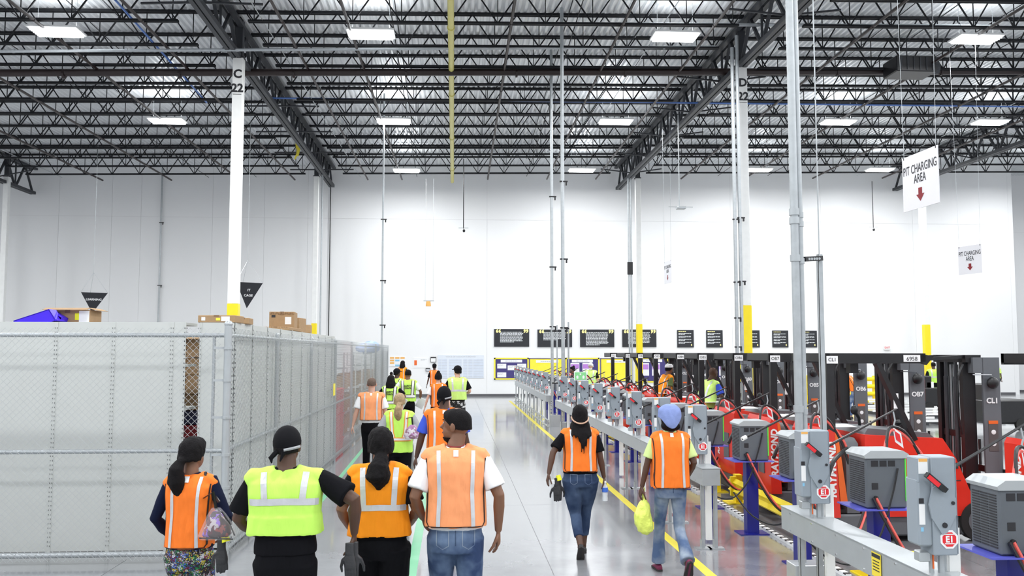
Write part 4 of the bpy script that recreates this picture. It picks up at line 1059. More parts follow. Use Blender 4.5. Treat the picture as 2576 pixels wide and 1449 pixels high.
# ================================================================== FORKLIFTS
def make_truck(label, code, num, tall=True):
    t = thing('forklift', label, 'forklift', (0, 0, 0), group='red forklifts parked in the charging row')
    W = .52
    MB().bevbox((.95, 0, .20), (1.9, .98, .26), .02).build('chassis', M_truck_grey, t)
    body = MB().prism([(.44, .30), (.47, 1.27), (1.44, 1.22), (1.60, .98), (1.76, .60), (1.84, .55), (1.84, .40), (1.66, .30)], -W, W).build('battery_cover', M_truck_red, t)
    MB().box((1.1, -W - .002, .72), (1.1, .006, .008)).build('panel_seam', M_dark, body)
    MB().b2((1.50, -W - .006, .86), (1.62, -W - .001, .93)).build('vent_grille', M_dark, body)
    lettering(num, .12, M_paper, body, (.80, -W - .003, 1.0), bold=.002)
    # operator compartment
    MB().prism([(.0, .30), (.0, 1.28), (.03, 1.34), (.10, 1.30), (.15, .30)], -W, W).build('rear_panel', M_truck_red, t)
    MB().prism([(.15, .46), (.10, 1.30), (.14, 1.26), (.24, .46)], -W - .003, W + .003).build('orange_trim', M_truck_or, t)
    me = text_mesh('RAYMOND', .13, bold=.005, shear=.15); me.materials.clear()
    o = obj('lettering', me, M_paper, t); o.rotation_euler = (PI / 2, -PI / 2, 0); o.location = (.06, -W - .004, .86)
    me = text_mesh('RAYMOND', .12, bold=.005, shear=.15); me.materials.clear()
    o = obj('lettering', me, M_paper, t); o.matrix_local = Matrix.Translation((-.004, .28, .86)) @ Matrix.Rotation(-PI / 2, 4, 'Z') @ Matrix.Rotation(PI / 2, 4, 'X') @ Matrix.Rotation(PI / 2, 4, 'Z')
    MB().b2((-.012, -.25, .55), (-.002, .0, .95)).build('hatch', M_truck_grey, t)
    n = 12; rg = []
    for z in (.34, .9, 1.16, 1.22): rg.append([Vector((.33 + (.155 if z < 1.2 else .12) * math.cos(2 * PI * k / n), (.47 if z < 1.2 else .42) * max(-1, min(1, 1.3 * math.sin(2 * PI * k / n))), z)) for k in range(n)])
    MB().rings(rg).build('compartment_pod', M_truck_grey, t, smooth=True)
    MB().bevbox((.30, 0, .36), (.3, .9, .05), .01).build('step_floor', M_rubber, t)
    d = MB().prism([(.48, 1.24), (.55, 1.34), (1.30, 1.28), (1.40, 1.21)], -.44, .44).build('dash', M_truck_grey, t)
    MB().add([(.14, -.30, 1.345), (.46, -.36, 1.35), (.52, .05, 1.355), (.22, .1, 1.36)], [(0, 1, 2, 3)]).build('white_sheet', M_paper, d)
    MB().cyl((1.05, -.22, 1.28), (1.05, -.22, 1.36), .018, 8).ell((1.05, -.22, 1.39), (.055, .055, .035), 10, 6).build('steering_knob', M_black, d, smooth=True)
    MB().tube([(.76, .2, 1.3), (.74, .18, 1.42), (.68, .16, 1.5)], .02, 8).ell((.67, .16, 1.52), (.05, .04, .06), 8, 6).build('control_handle', M_black, d, smooth=True)
    # overhead guard
    g = MB()
    g.b2((.0, -W, 2.12), (1.22, -W + .05, 2.24)); g.b2((.0, W - .05, 2.12), (1.22, W, 2.24))
    g.b2((.0, -W, 2.14), (.06, W, 2.24)); g.b2((1.2, -W, 2.14), (1.26, W, 2.24))
    g.prism([(1.2, 2.24), (1.36, 2.20), (1.27, 2.10), (1.2, 2.12)], -W, -W + .04).prism([(1.2, 2.24), (1.36, 2.20), (1.27, 2.10), (1.2, 2.12)], W - .04, W).bar((1.3, -W + .1, 2.17), (1.88, -.3, 2.2), .05, .04).bar((1.3, W - .1, 2.17), (1.88, .3, 2.2), .05, .04)
    g.build('overhead_guard', M_black, t)
    for k in range(7): MB().b2((.14 + k * .155, -W + .05, 2.18), (.17 + k * .155, W - .05, 2.22)).build('guard_bar', M_black, t)
    for sy in (-1, 1):
        y = sy * (W - .04)
        if sy < 0:
            MB().bar((.07, y, 1.3), (.07, y, 2.12), .07, .09, (1, 0, 0)).build('rear_post', M_black, t)
            MB().bar((.66, y, 2.13), (1.10, y, 1.2), .055, .10, (0, 1, 0)).build('front_post', M_black, t)
    MB().b2((.42, -.3, 2.0), (.52, -.18, 2.12)).build('work_light', M_black, t)
    s = MB().b2((.98, -W - .004, 2.14), (1.19, -W - .001, 2.22)).build('number_plate', M_paper, t)
    lettering(num, .07, M_ink, s, (1.085, -W - .006, 2.172), extrude=.0008)
    s = MB().b2((.02, -W - .004, 2.12), (.16, -W - .001, 2.21)).build('code_plate', M_paper, t)
    lettering(code, .06, M_ink, s, (.09, -W - .006, 2.165), extrude=.0008)
    MB().b2((.84, -W + .0, 1.58), (.90, -W - .004, 1.76)).build('load_chart', M_paper, t)
    # mast
    for sy in (-1, 1):
        MB().b2((1.86, sy * .25 - .04, .08), (2.02, sy * .25 + .04, 2.22)).build('outer_rail', M_black, t)
        MB().b2((1.92, sy * .17 - .03, .12), (2.04, sy * .17 + .03, 2.16)).build('inner_rail', M_black, t)
        MB().cyl((1.88, sy * .11, .2), (1.88, sy * .11, 1.95), .03, 10).cyl((1.88, sy * .11, 1.95), (1.88, sy * .11, 2.15), .022, 8).build('lift_cylinder', M_girder, t, smooth=True)
        for cx in (0, .035): MB().b2((1.90 + cx, sy * .05 - .012, .4), (1.912 + cx, sy * .05 + .012, 2.1)).build('chain', M_galv, t)
    for p_, q_ in (((1.86, -.36, 2.13), (2.06, .36, 2.22)), ((1.88, -.25, .3), (1.96, .25, .38)), ((1.88, -.25, 1.2), (1.90, .25, 1.28))): MB().b2(p_, q_).build('crossmember', M_black, t)
    sp = MB().b2((2.05, -.40, .62), (2.27, -.37, 2.19)).b2((1.93, -.40, 2.0), (2.06, -.25, 2.19)).build('side_shroud', M_truck_grey, t)
    lettering(code, .09, M_paper, sp, (2.16, -.405, 1.66), bold=.003)
    w = MB().b2((2.10, -.405, 1.05), (2.22, -.4005, 1.42)).build('safety_decal', mat('decal_grey', (0.10, .09, .09), .5), sp)
    MB().b2((2.10, -.408, 1.38), (2.22, -.405, 1.42)).build('decal_header', M_truck_or, sp)
    for k in range(2): MB().ell((2.16, -.407, 1.28 - k * .14), (.03, .003, .03), 10, 6).build('decal_symbol', M_paper, sp)
    MB().tube(cr([(1.85, -.32, 2.1), (1.76, -.36, 1.95), (1.73, -.36, 1.6), (1.8, -.34, 1.25)]), .014, 6).build('mast_hose', M_black, t, smooth=True)
    m = MB().ell((2.14, -.46, 1.88), (.075, .05, .075), 12, 8).build('mirror', M_black, t, smooth=True)
    MB().cyl((1.92, -.4, 1.98), (2.14, -.44, 1.98), .008, 5).cyl((2.14, -.44, 1.98), (2.14, -.45, 1.9), .008, 5).build('mirror_arm', M_chrome, m)
    # carriage, backrest and forks
    c = MB().b2((2.26, -.48, .35), (2.31, .48, .45)).b2((2.26, -.48, .75), (2.31, .48, .83)).b2((1.96, -.2, .4), (2.26, .2, .5)).build('carriage', M_black, t)
    for k in range(6): MB().b2((2.27, -.46 + k * .178, .83), (2.295, -.44 + k * .178, 1.15)).build('backrest_bar', M_black, c)
    for sy in (-1, 1): MB().b2((2.31, sy * .24 - .05, .08), (2.35, sy * .24 + .05, .82)).prism([(2.31, .06), (2.31, .11), (3.15, .085), (3.35, .06)], sy * .24 - .05, sy * .24 + .05).build('fork', M_girder, t)
    for (x, r) in ((1.86, .235), (.42, .17)):
        for sy in (-1, 1):
            y = sy * (.47 if r > .2 else .34)
            wh = MB().cyl((x, y - .075, r), (x, y + .075, r), r, 24).build('wheel', M_rubber, t, smooth=True)
            MB().cyl((x, y - .08, r), (x, y + .08, r), r * .62, 20).build('rim', M_truck_grey, wh, smooth=True)
            if r > .2:
                for k in range(7): MB().cyl((x + .06 * math.cos(k * .9), y - .088, r + .06 * math.sin(k * .9)), (x + .06 * math.cos(k * .9), y - .078, r + .06 * math.sin(k * .9)), .008, 6).build('wheel_nut', M_chrome, wh)
    return t
TRK = [(8.9, 'CL1', '6957', 5.95), (11.0, 'CL1', '6958', 4.42), (12.8, 'OB7', '1105', 4.40), (14.6, 'OB6', '1103', 4.44), (16.4, 'OB5', '1102', 4.38), (18.2, 'OB4', '1101', 4.42), (20.0, 'OB3', '1100', 4.36), (21.8, 'OB2', '1099', 4.40), (23.6, 'OB1', '1098', 4.42), (25.6, 'CL2', '1097', 4.40)]
for i, (y, code, num, x) in enumerate(TRK):
    lab = ['red forklift cut off by the right edge of the photo', 'red forklift numbered 6958 with CL1 on its mast'][i] if i < 2 else 'red forklift with %s on its mast, %s parked truck from the right edge' % (code, ORD[i])
    t = make_truck(lab, code, num); t.location = (x, y, 0); t.rotation_euler = (0, 0, math.radians([0, 1.0, -1.5, 1.0, -1, 1, 0, -1.5, 1, 0][i]))

# ================================================================== BACKGROUND: barriers, boxes, far trucks
def barrier(px0, px1, pyb, nrail, hgt, label):
    a = on_z(px0, pyb); b = on_z(px1, pyb); y = (a.y + b.y) / 2; w = b.x - a.x
    t = thing('yellow_barrier', label, 'barrier', (a.x, y, 0), group='yellow floor barriers')
    for x in (0, w): MB().bevbox((x, 0, hgt / 2), (.2, .2, hgt), .03).build('post', M_yellow, t)
    for k in range(nrail):
        z = hgt * (k + .7) / nrail
        MB().cyl((0, -.12, z - .05), (w, -.12, z - .05), .09, 10).build('rail', M_yellow, t, smooth=True)
barrier(2028, 2108, 1014, 4, 1.25, 'yellow barrier seen behind the post of the tall pole')
barrier(2112, 2204, 1018, 4, 1.25, 'yellow barrier behind the stooping worker')
barrier(2214, 2222, 1012, 3, 1.2, 'short yellow barrier post behind the forklift brace')
barrier(2468, 2528, 992, 3, 1.0, 'yellow barrier at the far right beside the wall')
barrier(1560, 1720, 990, 2, 1.0, 'long low yellow barrier behind the farthest forklifts')
# white gridded bin / board
a, b = on_y(2133, 905, 44), on_y(2178, 955, 44)
t = thing('gridded_board', 'white gridded board standing behind the stooping worker', 'board', ((a.x + b.x) / 2, 44, 0))
MB().b2((-.5, -.02, .0), (.5, .02, a.z)).build('panel', M_paper, t)
for k in range(5): MB().b2((-.5, -.028, b.z + k * .2), (.5, -.021, b.z + .012 + k * .2)).build('grid_line', M_gprint, t)
# white conveyors / pallets lines
for i, (x0, x1, py) in enumerate([(2195, 2330, 1043), (2330, 2400, 1052), (2490, 2560, 1063), (2290, 2375, 1070), (2200, 2300, 1024)]):
    a = on_z(x0, py); b = on_z(x1, py); t = thing('low_floor_rack', 'low white floor rack in the far right area, %s from the left' % ORD[i].replace('nearest', 'first'), 'rack', (a.x, (a.y + b.y) / 2, 0), group='low white floor racks')
    w = b.x - a.x
    for k in range(3): MB().b2((0, k * .5, .1 + .06 * k), (w, k * .5 + .06, .17 + .06 * k)).build('slat', M_white, t)
    for k in (0.05, .5, .95): MB().b2((w * k, 0, 0), (w * k + .06, 1.1, .1)).build('skid', M_girder, t)
# far black pallet truck on the right
for i, (px, py) in enumerate([(2540, 1085), (2365, 1035)]):
    p = on_z(px, py)
    t = thing('tow_tractor', ['dark tow tractor at the right edge beyond the forklifts', 'dark pallet truck beside the worker in the lime vest'][i], 'vehicle', p)
    MB().bevbox((0, .5, .55), (1.2, .9, .7), .05).bevbox((-.4, .5, 1.1), (.35, .8, .5), .04).build('body', M_black, t)
    MB().b2((-.63, 0, .4), (-.57, .2, 1.2)).build('red_mast', M_truck_red, t)
    MB().bevbox((-.3, .2, 1.0), (.3, .2, .25), .02).build('white_panel', M_paper, t)
    for sx in (-.4, .4): MB().cyl((sx, .02, .18), (sx, .12, .18), .18, 14).build('wheel', M_rubber, t, smooth=True)
# green emergency sign on the charging row
p = on_y(1460, 946, 21.0)
t = thing('green_safety_sign', 'green sign with white symbols standing above the charging row', 'sign', (p.x, 21.0, p.z))
MB().box((0, 0, 0), (.30, .012, .20)).build('board', M_paper, t)
MB().box((0, -.008, 0), (.27, .006, .175)).build('green_face', M_greens, t)
mb = MB().prism([(0, .07), (.025, .045), (0, .02), (-.025, .045)], -.014, -.012)
for sx in (-1, 1): mb.prism([(sx * .07, .02), (sx * .10, -.01), (sx * .09, -.06), (sx * .05, -.06), (sx * .045, -.01)], -.014, -.012)
mb.build('white_symbol', M_paper, t)
MB().cyl((-.1, .01, -.1), (-.1, .01, -p.z + .0), .01, 6).build('stand', M_black, t)
# ================================================================== PEOPLE
def sring(c, rx, ry, e=2.0, n=24, R=None):
    out = []
    for k in range(n):
        a = 2 * PI * k / n; ca, sa = math.cos(a), math.sin(a)
        v = Vector((rx * math.copysign(abs(ca) ** (2 / e), ca), ry * math.copysign(abs(sa) ** (2 / e), sa), 0))
        if R is not None: v = R @ v
        out.append(Vector(c) + v)
    return out
def ik(a, b, l1, l2, bend):
    a, b = Vector(a), Vector(b); d = b - a; L = min(d.length, (l1 + l2) * .999); u = d.normalized()
    x = (l1 * l1 - l2 * l2 + L * L) / (2 * L); h = math.sqrt(max(0, l1 * l1 - x * x))
    w = Vector(bend) - u * Vector(bend).dot(u); w.normalize()
    return a + u * x + w * h, a + u * L
def remesh(mb, vox, smooth=2, wob=0.0, wscale=7.0, seed=0.0, fold=False):
    me = mb.mesh('m')
    me = bake(me, [('REMESH', dict(mode='VOXEL', voxel_size=vox)), ('SMOOTH', dict(factor=.5, iterations=smooth))])
    if wob:
        zs_ = .28 if fold else .55
        n = len(me.vertices)
        nr = np.empty(n * 3, np.float32); me.vertex_normals.foreach_get('vector', nr)
        co = np.empty(n * 3, np.float32); me.vertices.foreach_get('co', co)
        nr = nr.reshape(-1, 3); co = co.reshape(-1, 3)
        am = np.array([noise.noise((x * wscale + seed, y * wscale, z * wscale * zs_)) + .4 * noise.noise((x * wscale * 2.5 + seed, y * wscale * 2.5, z * wscale * 1.1)) for x, y, z in co.tolist()], np.float32)
        co += nr * (am * wob)[:, None]
        me.vertices.foreach_set('co', co.ravel())
    me.polygons.foreach_set('use_smooth', [True] * len(me.polygons)); me.update()
    return me
def open_hem(me, z):
    import bmesh
    bm = bmesh.new(); bm.from_mesh(me)
    bmesh.ops.delete(bm, geom=[f for f in bm.faces if f.normal.z < -.55 and f.calc_center_median().z < z], context='FACES')
    bm.to_mesh(me); bm.free()
def bvh_of(me): return BVHTree.FromPolygons([v.co.copy() for v in me.vertices], [tuple(p.vertices) for p in me.polygons])
def strip(bv, pts, w, m, parent, name, back=True, off=.004):
    # ribbon laid on the cloth by casting along y
    P = []
    for i in range(len(pts) - 1):
        a, b = Vector(pts[i]), Vector(pts[i + 1]); n = max(1, int((b - a).length / .02))
        for k in range(n + (i == len(pts) - 2)): P.append(a.lerp(b, k / n))
    prev = None; mb = MB(); sg = -1 if back else 1
    wa = w
    for i, p in enumerate(P):
        t = (P[min(i + 1, len(P) - 1)] - P[max(i - 1, 0)]).normalized(); nrm = Vector((t.y, -t.x)) * wa / 2
        row = []
        for s in (-1, -.33, .33, 1):
            q = p + nrm * s
            hit = bv.ray_cast(Vector((q.x, sg * 1.0, q.y)), Vector((0, -sg, 0)))
            row.append(None if hit[0] is None else hit[0] + Vector((0, sg * off, 0)))
        if prev:
            for k in range(3):
                if prev[k] and prev[k + 1] and row[k] and row[k + 1] and max((prev[k] - row[k + 1]).length, (row[k] - row[k+1]).length) < .09:
                    mb.quad(prev[k], prev[k + 1], row[k + 1], row[k])
        prev = row
    if mb.v: return mb.build(name, m, parent)
def hand(mb, w, d, n, s, curl=.35, fr=.0085, side=1, spread=.0):
    """palm and five fingers. w wrist point, d direction, n palm normal."""
    d = d.normalized(); n = (n - d * n.dot(d)).normalized(); a = d.cross(n).normalized() * side   # a -> thumb side
    q = [w + d * t * s for t in (-.02, .03, .07, .095)]
    rr = [.026, .036, .041, .037]
    rg = []
    for c, r in zip(q, rr): rg.append([c + a * math.cos(2 * PI * k / 12) * r * s + n * math.sin(2 * PI * k / 12) * r * s * .42 for k in range(12)])
    mb.rings(rg)
    for i, (o, L) in enumerate(((.029, .072), (.010, .08), (-.010, .075), (-.028, .058))):
        b = w + d * .085 * s + a * o * s; p = [w + d * .05 * s + a * o * s, b]; dd = (d + a * spread * o * 8).normalized()
        for k in range(3):
            ang = curl * (k + .6); v = (dd * math.cos(ang) + n * math.sin(ang)); b = b + v * L * s * (.42, .32, .26)[k]; p.append(b)
        mb.tube(p, [fr * s * k for k in (1.1, 1.1, 1.0, .92, .75)], 8)
    b = w + d * .02 * s + a * .02 * s
    p = [b, b + (a * .8 + d * .6 + n * .25) * .032 * s, b + (a * .85 + d * 1.25 + n * .55) * .052 * s, b + (a * .75 + d * 1.75 + n * .9) * .06 * s]
    mb.tube(p, [.014 * s, .013 * s, .0105 * s, .008 * s], 8)

def person(label, px, Y, H=1.75, wd=1.0, rz=0.0, skin=None, hair='short', hairm=None, shirt=None, sleeve='short', pants=None, plen='long', vest=None, vstyle='two', vhem=.93, vw=1.0, vflare=1.0,
           RA=None, LA=None, step=.0, head=0.0, tilt=0.0, shoes=None, vox=.012, fine=True, stripm=None, x=None, z0=0.0, lean=0.0, feet=None, hipw=1.0, hipx=0.0):
    s = H / 1.75
    X = xat(px, Y) if x is None else x
    root = thing('person', label, 'person', (X, Y, z0), rz)
    S = lambda *v: Vector(v) * s
    lv = lean
    def L(v):   # forward lean about the hips
        v = Vector(v)
        if v.z > .95 * s and lv: v.y += (v.z - .95 * s) * lv
        return v
    shw = .172 * wd; sh = {1: L(S(shw, 0, 1.425)), -1: L(S(-shw, 0, 1.425))}
    hips = {1: S(.088 * hipw, 0, .90), -1: S(-.088 * hipw, 0, .90)}
    if feet is None: feet = {1: (.10, -.12 - step * .3, .10, 0), -1: (-.10, .12 + step * .3, .09, 0)}
    knees, ankles = {}, {}
    for k in (1, -1):
        fx, fy, fz, pitch = feet[k]
        knees[k], ankles[k] = ik(hips[k], S(fx, fy, fz), .43 * s, .415 * s, (0.0, 1, 0))
    arms = {1: RA or ((.30, -.06, .86), (.25, -.5, 0)), -1: LA or ((-.30, .0, .86), (-.25, -.5, 0))}
    elb, wri = {}, {}
    for k in (1, -1):
        tgt, bend = arms[k]
        elb[k], wri[k] = ik(sh[k], S(*tgt), .285 * s, .25 * s, bend)
    # ---- head frame
    hc = L(S(0, .015, 1.63)); Rh = Matrix.Rotation(head, 3, 'Z') @ Matrix.Rotation(tilt, 3, 'X')
    nb = L(S(0, -.01, 1.50))
    H_ = lambda a, b, c: hc + Rh @ (Vector((a, b, c)) * s)
    body = MB()
    body.ell(hc + Rh @ S(0, -.008, .02), (.076 * s, .094 * s, .095 * s), 20, 14, Rh)
    body.ell(H_(0, .022, -.045), (.058 * s, .07 * s, .075 * s), 16, 10, Rh)
    body.ell(H_(0, .055, -.085), (.028 * s, .03 * s, .022 * s), 12, 8, Rh)
    body.tube([H_(0, .078, .015), H_(0, .105, -.022)], [.009 * s, .016 * s], 8)
    for k in (1, -1): body.ell(H_(k * .079, -.005, -.012), (.011 * s, .02 * s, .032 * s), 10, 8, Rh)
    body.tube([L(S(0, -.015, 1.42)), nb, H_(0, -.015, -.06)], [.07 * s * wd, .056 * s * (wd * .5 + .5), .054 * s * (wd * .5 + .5)], 14)
    tor = [(.86, .135 * hipw, .095), (.95, .145 * hipw, .10), (1.06, .13 * wd, .09), (1.2, .14 * wd, .10), (1.33, .155 * wd, .105), (1.41, .15 * wd, .085), (1.455, .09 * wd, .06)]
    body.rings([sring(L(S(0, 0, z)), rx * s, ry * s, 2.3) for z, rx, ry in tor])
    for k in (1, -1):
        body.tube([L(S(k * .05, 0, 1.40)), sh[k], sh[k].lerp(elb[k], .3), elb[k], elb[k].lerp(wri[k], .3), wri[k]], [.05 * s, .052 * s * wd, .047 * s * wd, .037 * s * wd, .038 * s * wd, .024 * s], 12)
        d = (wri[k] - elb[k]).normalized(); nrm = Vector((-k, 0.15, 0))
        if abs(d.dot(nrm.normalized())) > .85: nrm = Vector((0, 0, -1))
        if fine: hand(body, wri[k], d, nrm, s * (1 if H > 1.7 else .95), side=-k if d.z < 0 else k)
        else: body.tube([wri[k] - d * .01, wri[k] + d * .09 * s, wri[k] + d * .17 * s], [.024 * s, .036 * s, .02 * s], 8, .55, (0, 1, 0))
        body.tube([hips[k], hips[k].lerp(knees[k], .5), knees[k], knees[k].lerp(ankles[k], .3), ankles[k]], [.078 * s, .068 * s, .05 * s, .052 * s, .034 * s], 12)
        body.tube([ankles[k], ankles[k] + S(0, .02, -.03)], [.034 * s, .036 * s], 10)
    obj('body', remesh(body, vox * (.62 if fine else 1.3), 1), skin, root)
    # ---- face
    f = MB()
    for k in (1, -1): f.ell(H_(k * .03, .0765, .018), (.013 * s, .005 * s, .006 * s), 10, 6, Rh)
    e = f.build('eyes', M_eye, root, smooth=True)
    f = MB()
    for k in (1, -1): f.ell(H_(k * .03, .0815, .018), (.005 * s, .003 * s, .005 * s), 8, 5, Rh)
    f.build('pupils', M_pupil, e)
    f = MB(); f.ell(H_(0, .088, -.05), (.024 * s, .008 * s, .008 * s), 10, 6, Rh); f.build('mouth', M_lip, root, smooth=True)
    f = MB()
    for k in (1, -1): f.tube([H_(k * .015, .086, .036), H_(k * .045, .076, .037)], .0045 * s, 5)
    if hair != 'bald': f.build('eyebrows', hairm or M_hairb, root)
    # ---- hair and headwear
    hm = hairm or M_hairb
    def cap_hair(bot=-.06, ex=1.0):
        h = MB(); n = 24; rg = []
        for i in range(11):
            a = PI / 2 * (1 - i / 10 * 1.0)
            rr = []
            for k in range(n):
                th = 2 * PI * k / n; c, si = math.cos(th), math.sin(th)
                front = max(0, si)
                zlow = bot * (1 - front) + .055 * front
                t_ = i / 10
                z = .12 * ex * math.cos(t_ * PI / 2 * .98) if t_ < 1 else 0
                z = .118 * ex * (1 - t_ ** 1.9) + zlow * t_ ** 1.9
                rad = math.sin(min(1, t_ * 1.25) * PI / 2)
                rr.append(H_(.085 * ex * rad * c, (.102 * ex * rad * si) - .012, z))
            rg.append(rr)
        h.rings(rg, cap=True); return h
    if hair == 'short':
        me = remesh(cap_hair(-.03, .965), vox * .8, 2, .0025, 30); obj('hair', me, hm, root)
    elif hair == 'ponytail':
        h = cap_hair(-.055, 1.06); h.ell(H_(0, -.125, -.05), (.032 * s, .04 * s, .035 * s), 12, 8)
        h.tube([H_(0, -.12, -.04), H_(-.01, -.155, -.10), H_(-.015, -.15, -.19), H_(-.005, -.125, -.27), H_(.01, -.12, -.32)], [.03 * s, .055 * s, .065 * s, .04 * s, .008 * s], 12)
        me = remesh(h, vox * .8, 2, .005, 34); obj('hair', me, hm, root)
    elif hair == 'bigponytail':
        h = cap_hair(-.06, 1.14); h.ell(H_(0, -.12, -.09), (.045 * s, .045 * s, .045 * s), 12, 8)
        h.tube([H_(0, -.11, -.08), H_(-.02, -.15, -.15), H_(-.03, -.155, -.21), H_(-.01, -.14, -.27), H_(-.02, -.13, -.33)], [.045 * s, .08 * s, .095 * s, .055 * s, .006 * s], 14)
        me = remesh(h, vox * .8, 2, .008, 34); obj('hair', me, hm, root)
    elif hair == 'braids':
        h = cap_hair(-.07, 1.1)
        h.rings([sring(H_(0, -.03, z), rx * s, ry * s, 2.2, 20) for z, rx, ry in ((0, .085, .085), (-.08, .105, .095), (-.15, .125, .10), (-.20, .12, .09))])
        for k, (ox, ln) in enumerate(((-.10, -.24), (-.06, -.26), (-.02, -.30), (.005, -.42), (.03, -.44), (.055, -.38), (.085, -.26), (.11, -.24))):
            h.tube([H_(ox * .8, -.08, -.1), H_(ox, -.15, -.2), H_(ox * 1.02, -.18, (ln - .2) / 2), H_(ox * 1.05, -.175, ln)], [.022 * s, .018 * s, .014 * s, .006 * s], 8)
        obj('hair', remesh(h, vox * .8, 1, .005, 30), hm, root)
        b = MB(); b.tube([H_(.10 * math.cos(a), -.02 + .125 * math.sin(a), -.02 - .065 * max(0, -math.sin(a))) for a in [PI * 2 * k / 24 for k in range(25)]], .009 * s, 6); b.build('headband', M_bead, root, smooth=True)
    elif hair == 'dreads':
        h = cap_hair(-.06, 1.12)
        for k in range(11):
            a = PI + PI * k / 10
            h.tube([H_(.07 * math.cos(a), .08 * math.sin(a) - .02, 0), H_(.10 * math.cos(a), .11 * math.sin(a) - .02, -.1), H_(.11 * math.cos(a), .12 * math.sin(a) - .03, -.2)], [.03 * s, .03 * s, .014 * s], 8)
        obj('hair', remesh(h, vox, 1, .004, 30), hm, root)
    elif hair == 'afroband':
        h = cap_hair(-.07, 1.12); obj('hair', remesh(h, vox, 1, .008, 26), hm, root)
    elif hair == 'bun':
        h = cap_hair(-.06, 1.05); h.ell(H_(0, -.05, .12), (.045 * s, .045 * s, .05 * s), 12, 8); obj('hair', remesh(h, vox, 1, .005, 30), hm, root)
    elif hair in ('cap', 'visorcap', 'backcap'):
        h = cap_hair(-.055, .99); obj('hair', remesh(h, vox, 1), hm, root)
        c = MB(); c.ell(H_(0, -.01, .035), (.090 * s, .108 * s, .098 * s), 20, 10, Rh, z0=-.05)
        bd = -1 if hair == 'backcap' else 1
        cp = c.build('cap', M_capb, root, smooth=True)
        v = MB(); pts = [(math.cos(a) * .075, bd * (.085 + math.sin(a) * .075)) for a in [PI * k / 10 for k in range(11)]]
        v.rings([[H_(x_, y_, .040 - abs(x_) * .15) for x_, y_ in pts], [H_(x_, y_, .048 - abs(x_) * .15) for x_, y_ in pts]]); v.build('brim', M_capb, cp)
    elif hair == 'beanie':
        h = MB(); h.ell(H_(0, -.01, .02), (.088 * s, .105 * s, .108 * s), 20, 10, Rh, z0=-.55); obj('hair', remesh(cap_hair(-.05, .97), vox, 1), hm, root)
        h.tube([H_(-.03, -.10, -.03), H_(-.06, -.125, -.07), H_(-.05, -.13, -.10)], [.018 * s, .016 * s, .004 * s], 6).tube([H_(.02, -.105, -.03), H_(0.0, -.12, -.09)], [.016 * s, .004 * s], 6)
        c = h.build('durag', M_capb, root, smooth=True)
        MB().tube([H_(.02, -.112, -.02), H_(.07, -.075, -.01), H_(.088, -.02, -.005)], .010 * s, 6).build('grey_band', M_greycl, c)
    elif hair == 'scarf':
        h = cap_hair(-.08, 1.02); h.ell(H_(0, -.06, -.085), (.105 * s, .07 * s, .055 * s), 16, 8); obj('hair', remesh(h, vox, 1, .008, 26), hm, root)
        q = MB(); n = 16; rg = []
        for i in range(8):
            t_ = i / 7; rr = []
            for k in range(n + 1):
                th = PI + PI * k / n; c, si = math.cos(th), math.sin(th)
                rad = math.sin(min(1, .08 + t_ * 1.1) * PI / 2)
                z = .145 * (1 - t_ ** 2) + t_ ** 2 * (.005 - .12 * (max(0, -si)) ** 3)
                rr.append(H_((.116 + .012 * t_) * rad * c, (.132 + .006 * t_) * rad * si - .01, z))
            rg.append(rr)
        fr = []
        vs = [v for r in rg for v in r]; m_ = n + 1
        fs = [(i * m_ + k, i * m_ + k + 1, (i + 1) * m_ + k + 1, (i + 1) * m_ + k) for i in range(7) for k in range(n)]
        q.add(vs, fs)
        top = [H_(.12 * math.cos(PI * k / 12), .105 * math.sin(PI * k / 12) - .01, .03) for k in range(13)]; ap = H_(0, -.01, .147)
        q.add([ap] + top, [(0, k + 1, k + 2) for k in range(12)])
        me = q.mesh('headscarf', True); me.update(); me = bake(me, [('SOLIDIFY', dict(thickness=.006)), ('SUBSURF', dict(levels=1))]); 
        nr = [v.normal.copy() for v in me.vertices]
        for v, n_ in zip(me.vertices, nr): v.co += n_ * noise.noise(v.co * 22) * .007
        obj('headscarf', me, M_scarf, root)
    elif hair == 'whitebeard':
        obj('hair', remesh(cap_hair(-.06, 1.12), vox, 1, .005, 30), M_hairw, root)
        h = MB(); h.ell(H_(0, .06, -.085), (.055 * s, .04 * s, .05 * s), 12, 8); h.build('beard', M_hairw, root, smooth=True)
    # ---- shirt
    if shirt:
        m = MB()
        st = [(.955, .176 * hipw, .128), (1.0, .168 * max(hipw, wd), .122), (1.1, .155 * wd, .115), (1.25, .165 * wd, .122), (1.35, .172 * wd, .12), (1.43, .155 * wd, .095), (1.475, .085 * wd, .066), (1.495, .068 * wd ** .5, .062)]
        m.rings([sring(L(S(0, 0, z)), rx * s, ry * s, 2.4) for z, rx, ry in st])
        for k in (1, -1):
            if sleeve == 'long': pts = [L(S(k * .06, 0, 1.415)), sh[k], sh[k].lerp(elb[k], .5), elb[k], elb[k].lerp(wri[k], .5), elb[k].lerp(wri[k], .96)]; rad = [.052, .058 * wd ** .5, .056 * wd, .05 * wd, .046, .034]
            elif sleeve == 'none': pts = [L(S(k * .06, 0, 1.42)), sh[k]]; rad = [.055, .058]
            else: pts = [L(S(k * .06, 0, 1.415)), sh[k], sh[k].lerp(elb[k], .45), sh[k].lerp(elb[k], .80)]; rad = [.046, .053 * wd ** .5, .064 * wd, .073 * wd]
            m.tube(pts, [r * s for r in rad], 14)
        obj('shirt', remesh(m, vox, 2, .005, 11, px * .1, True), shirt, root)
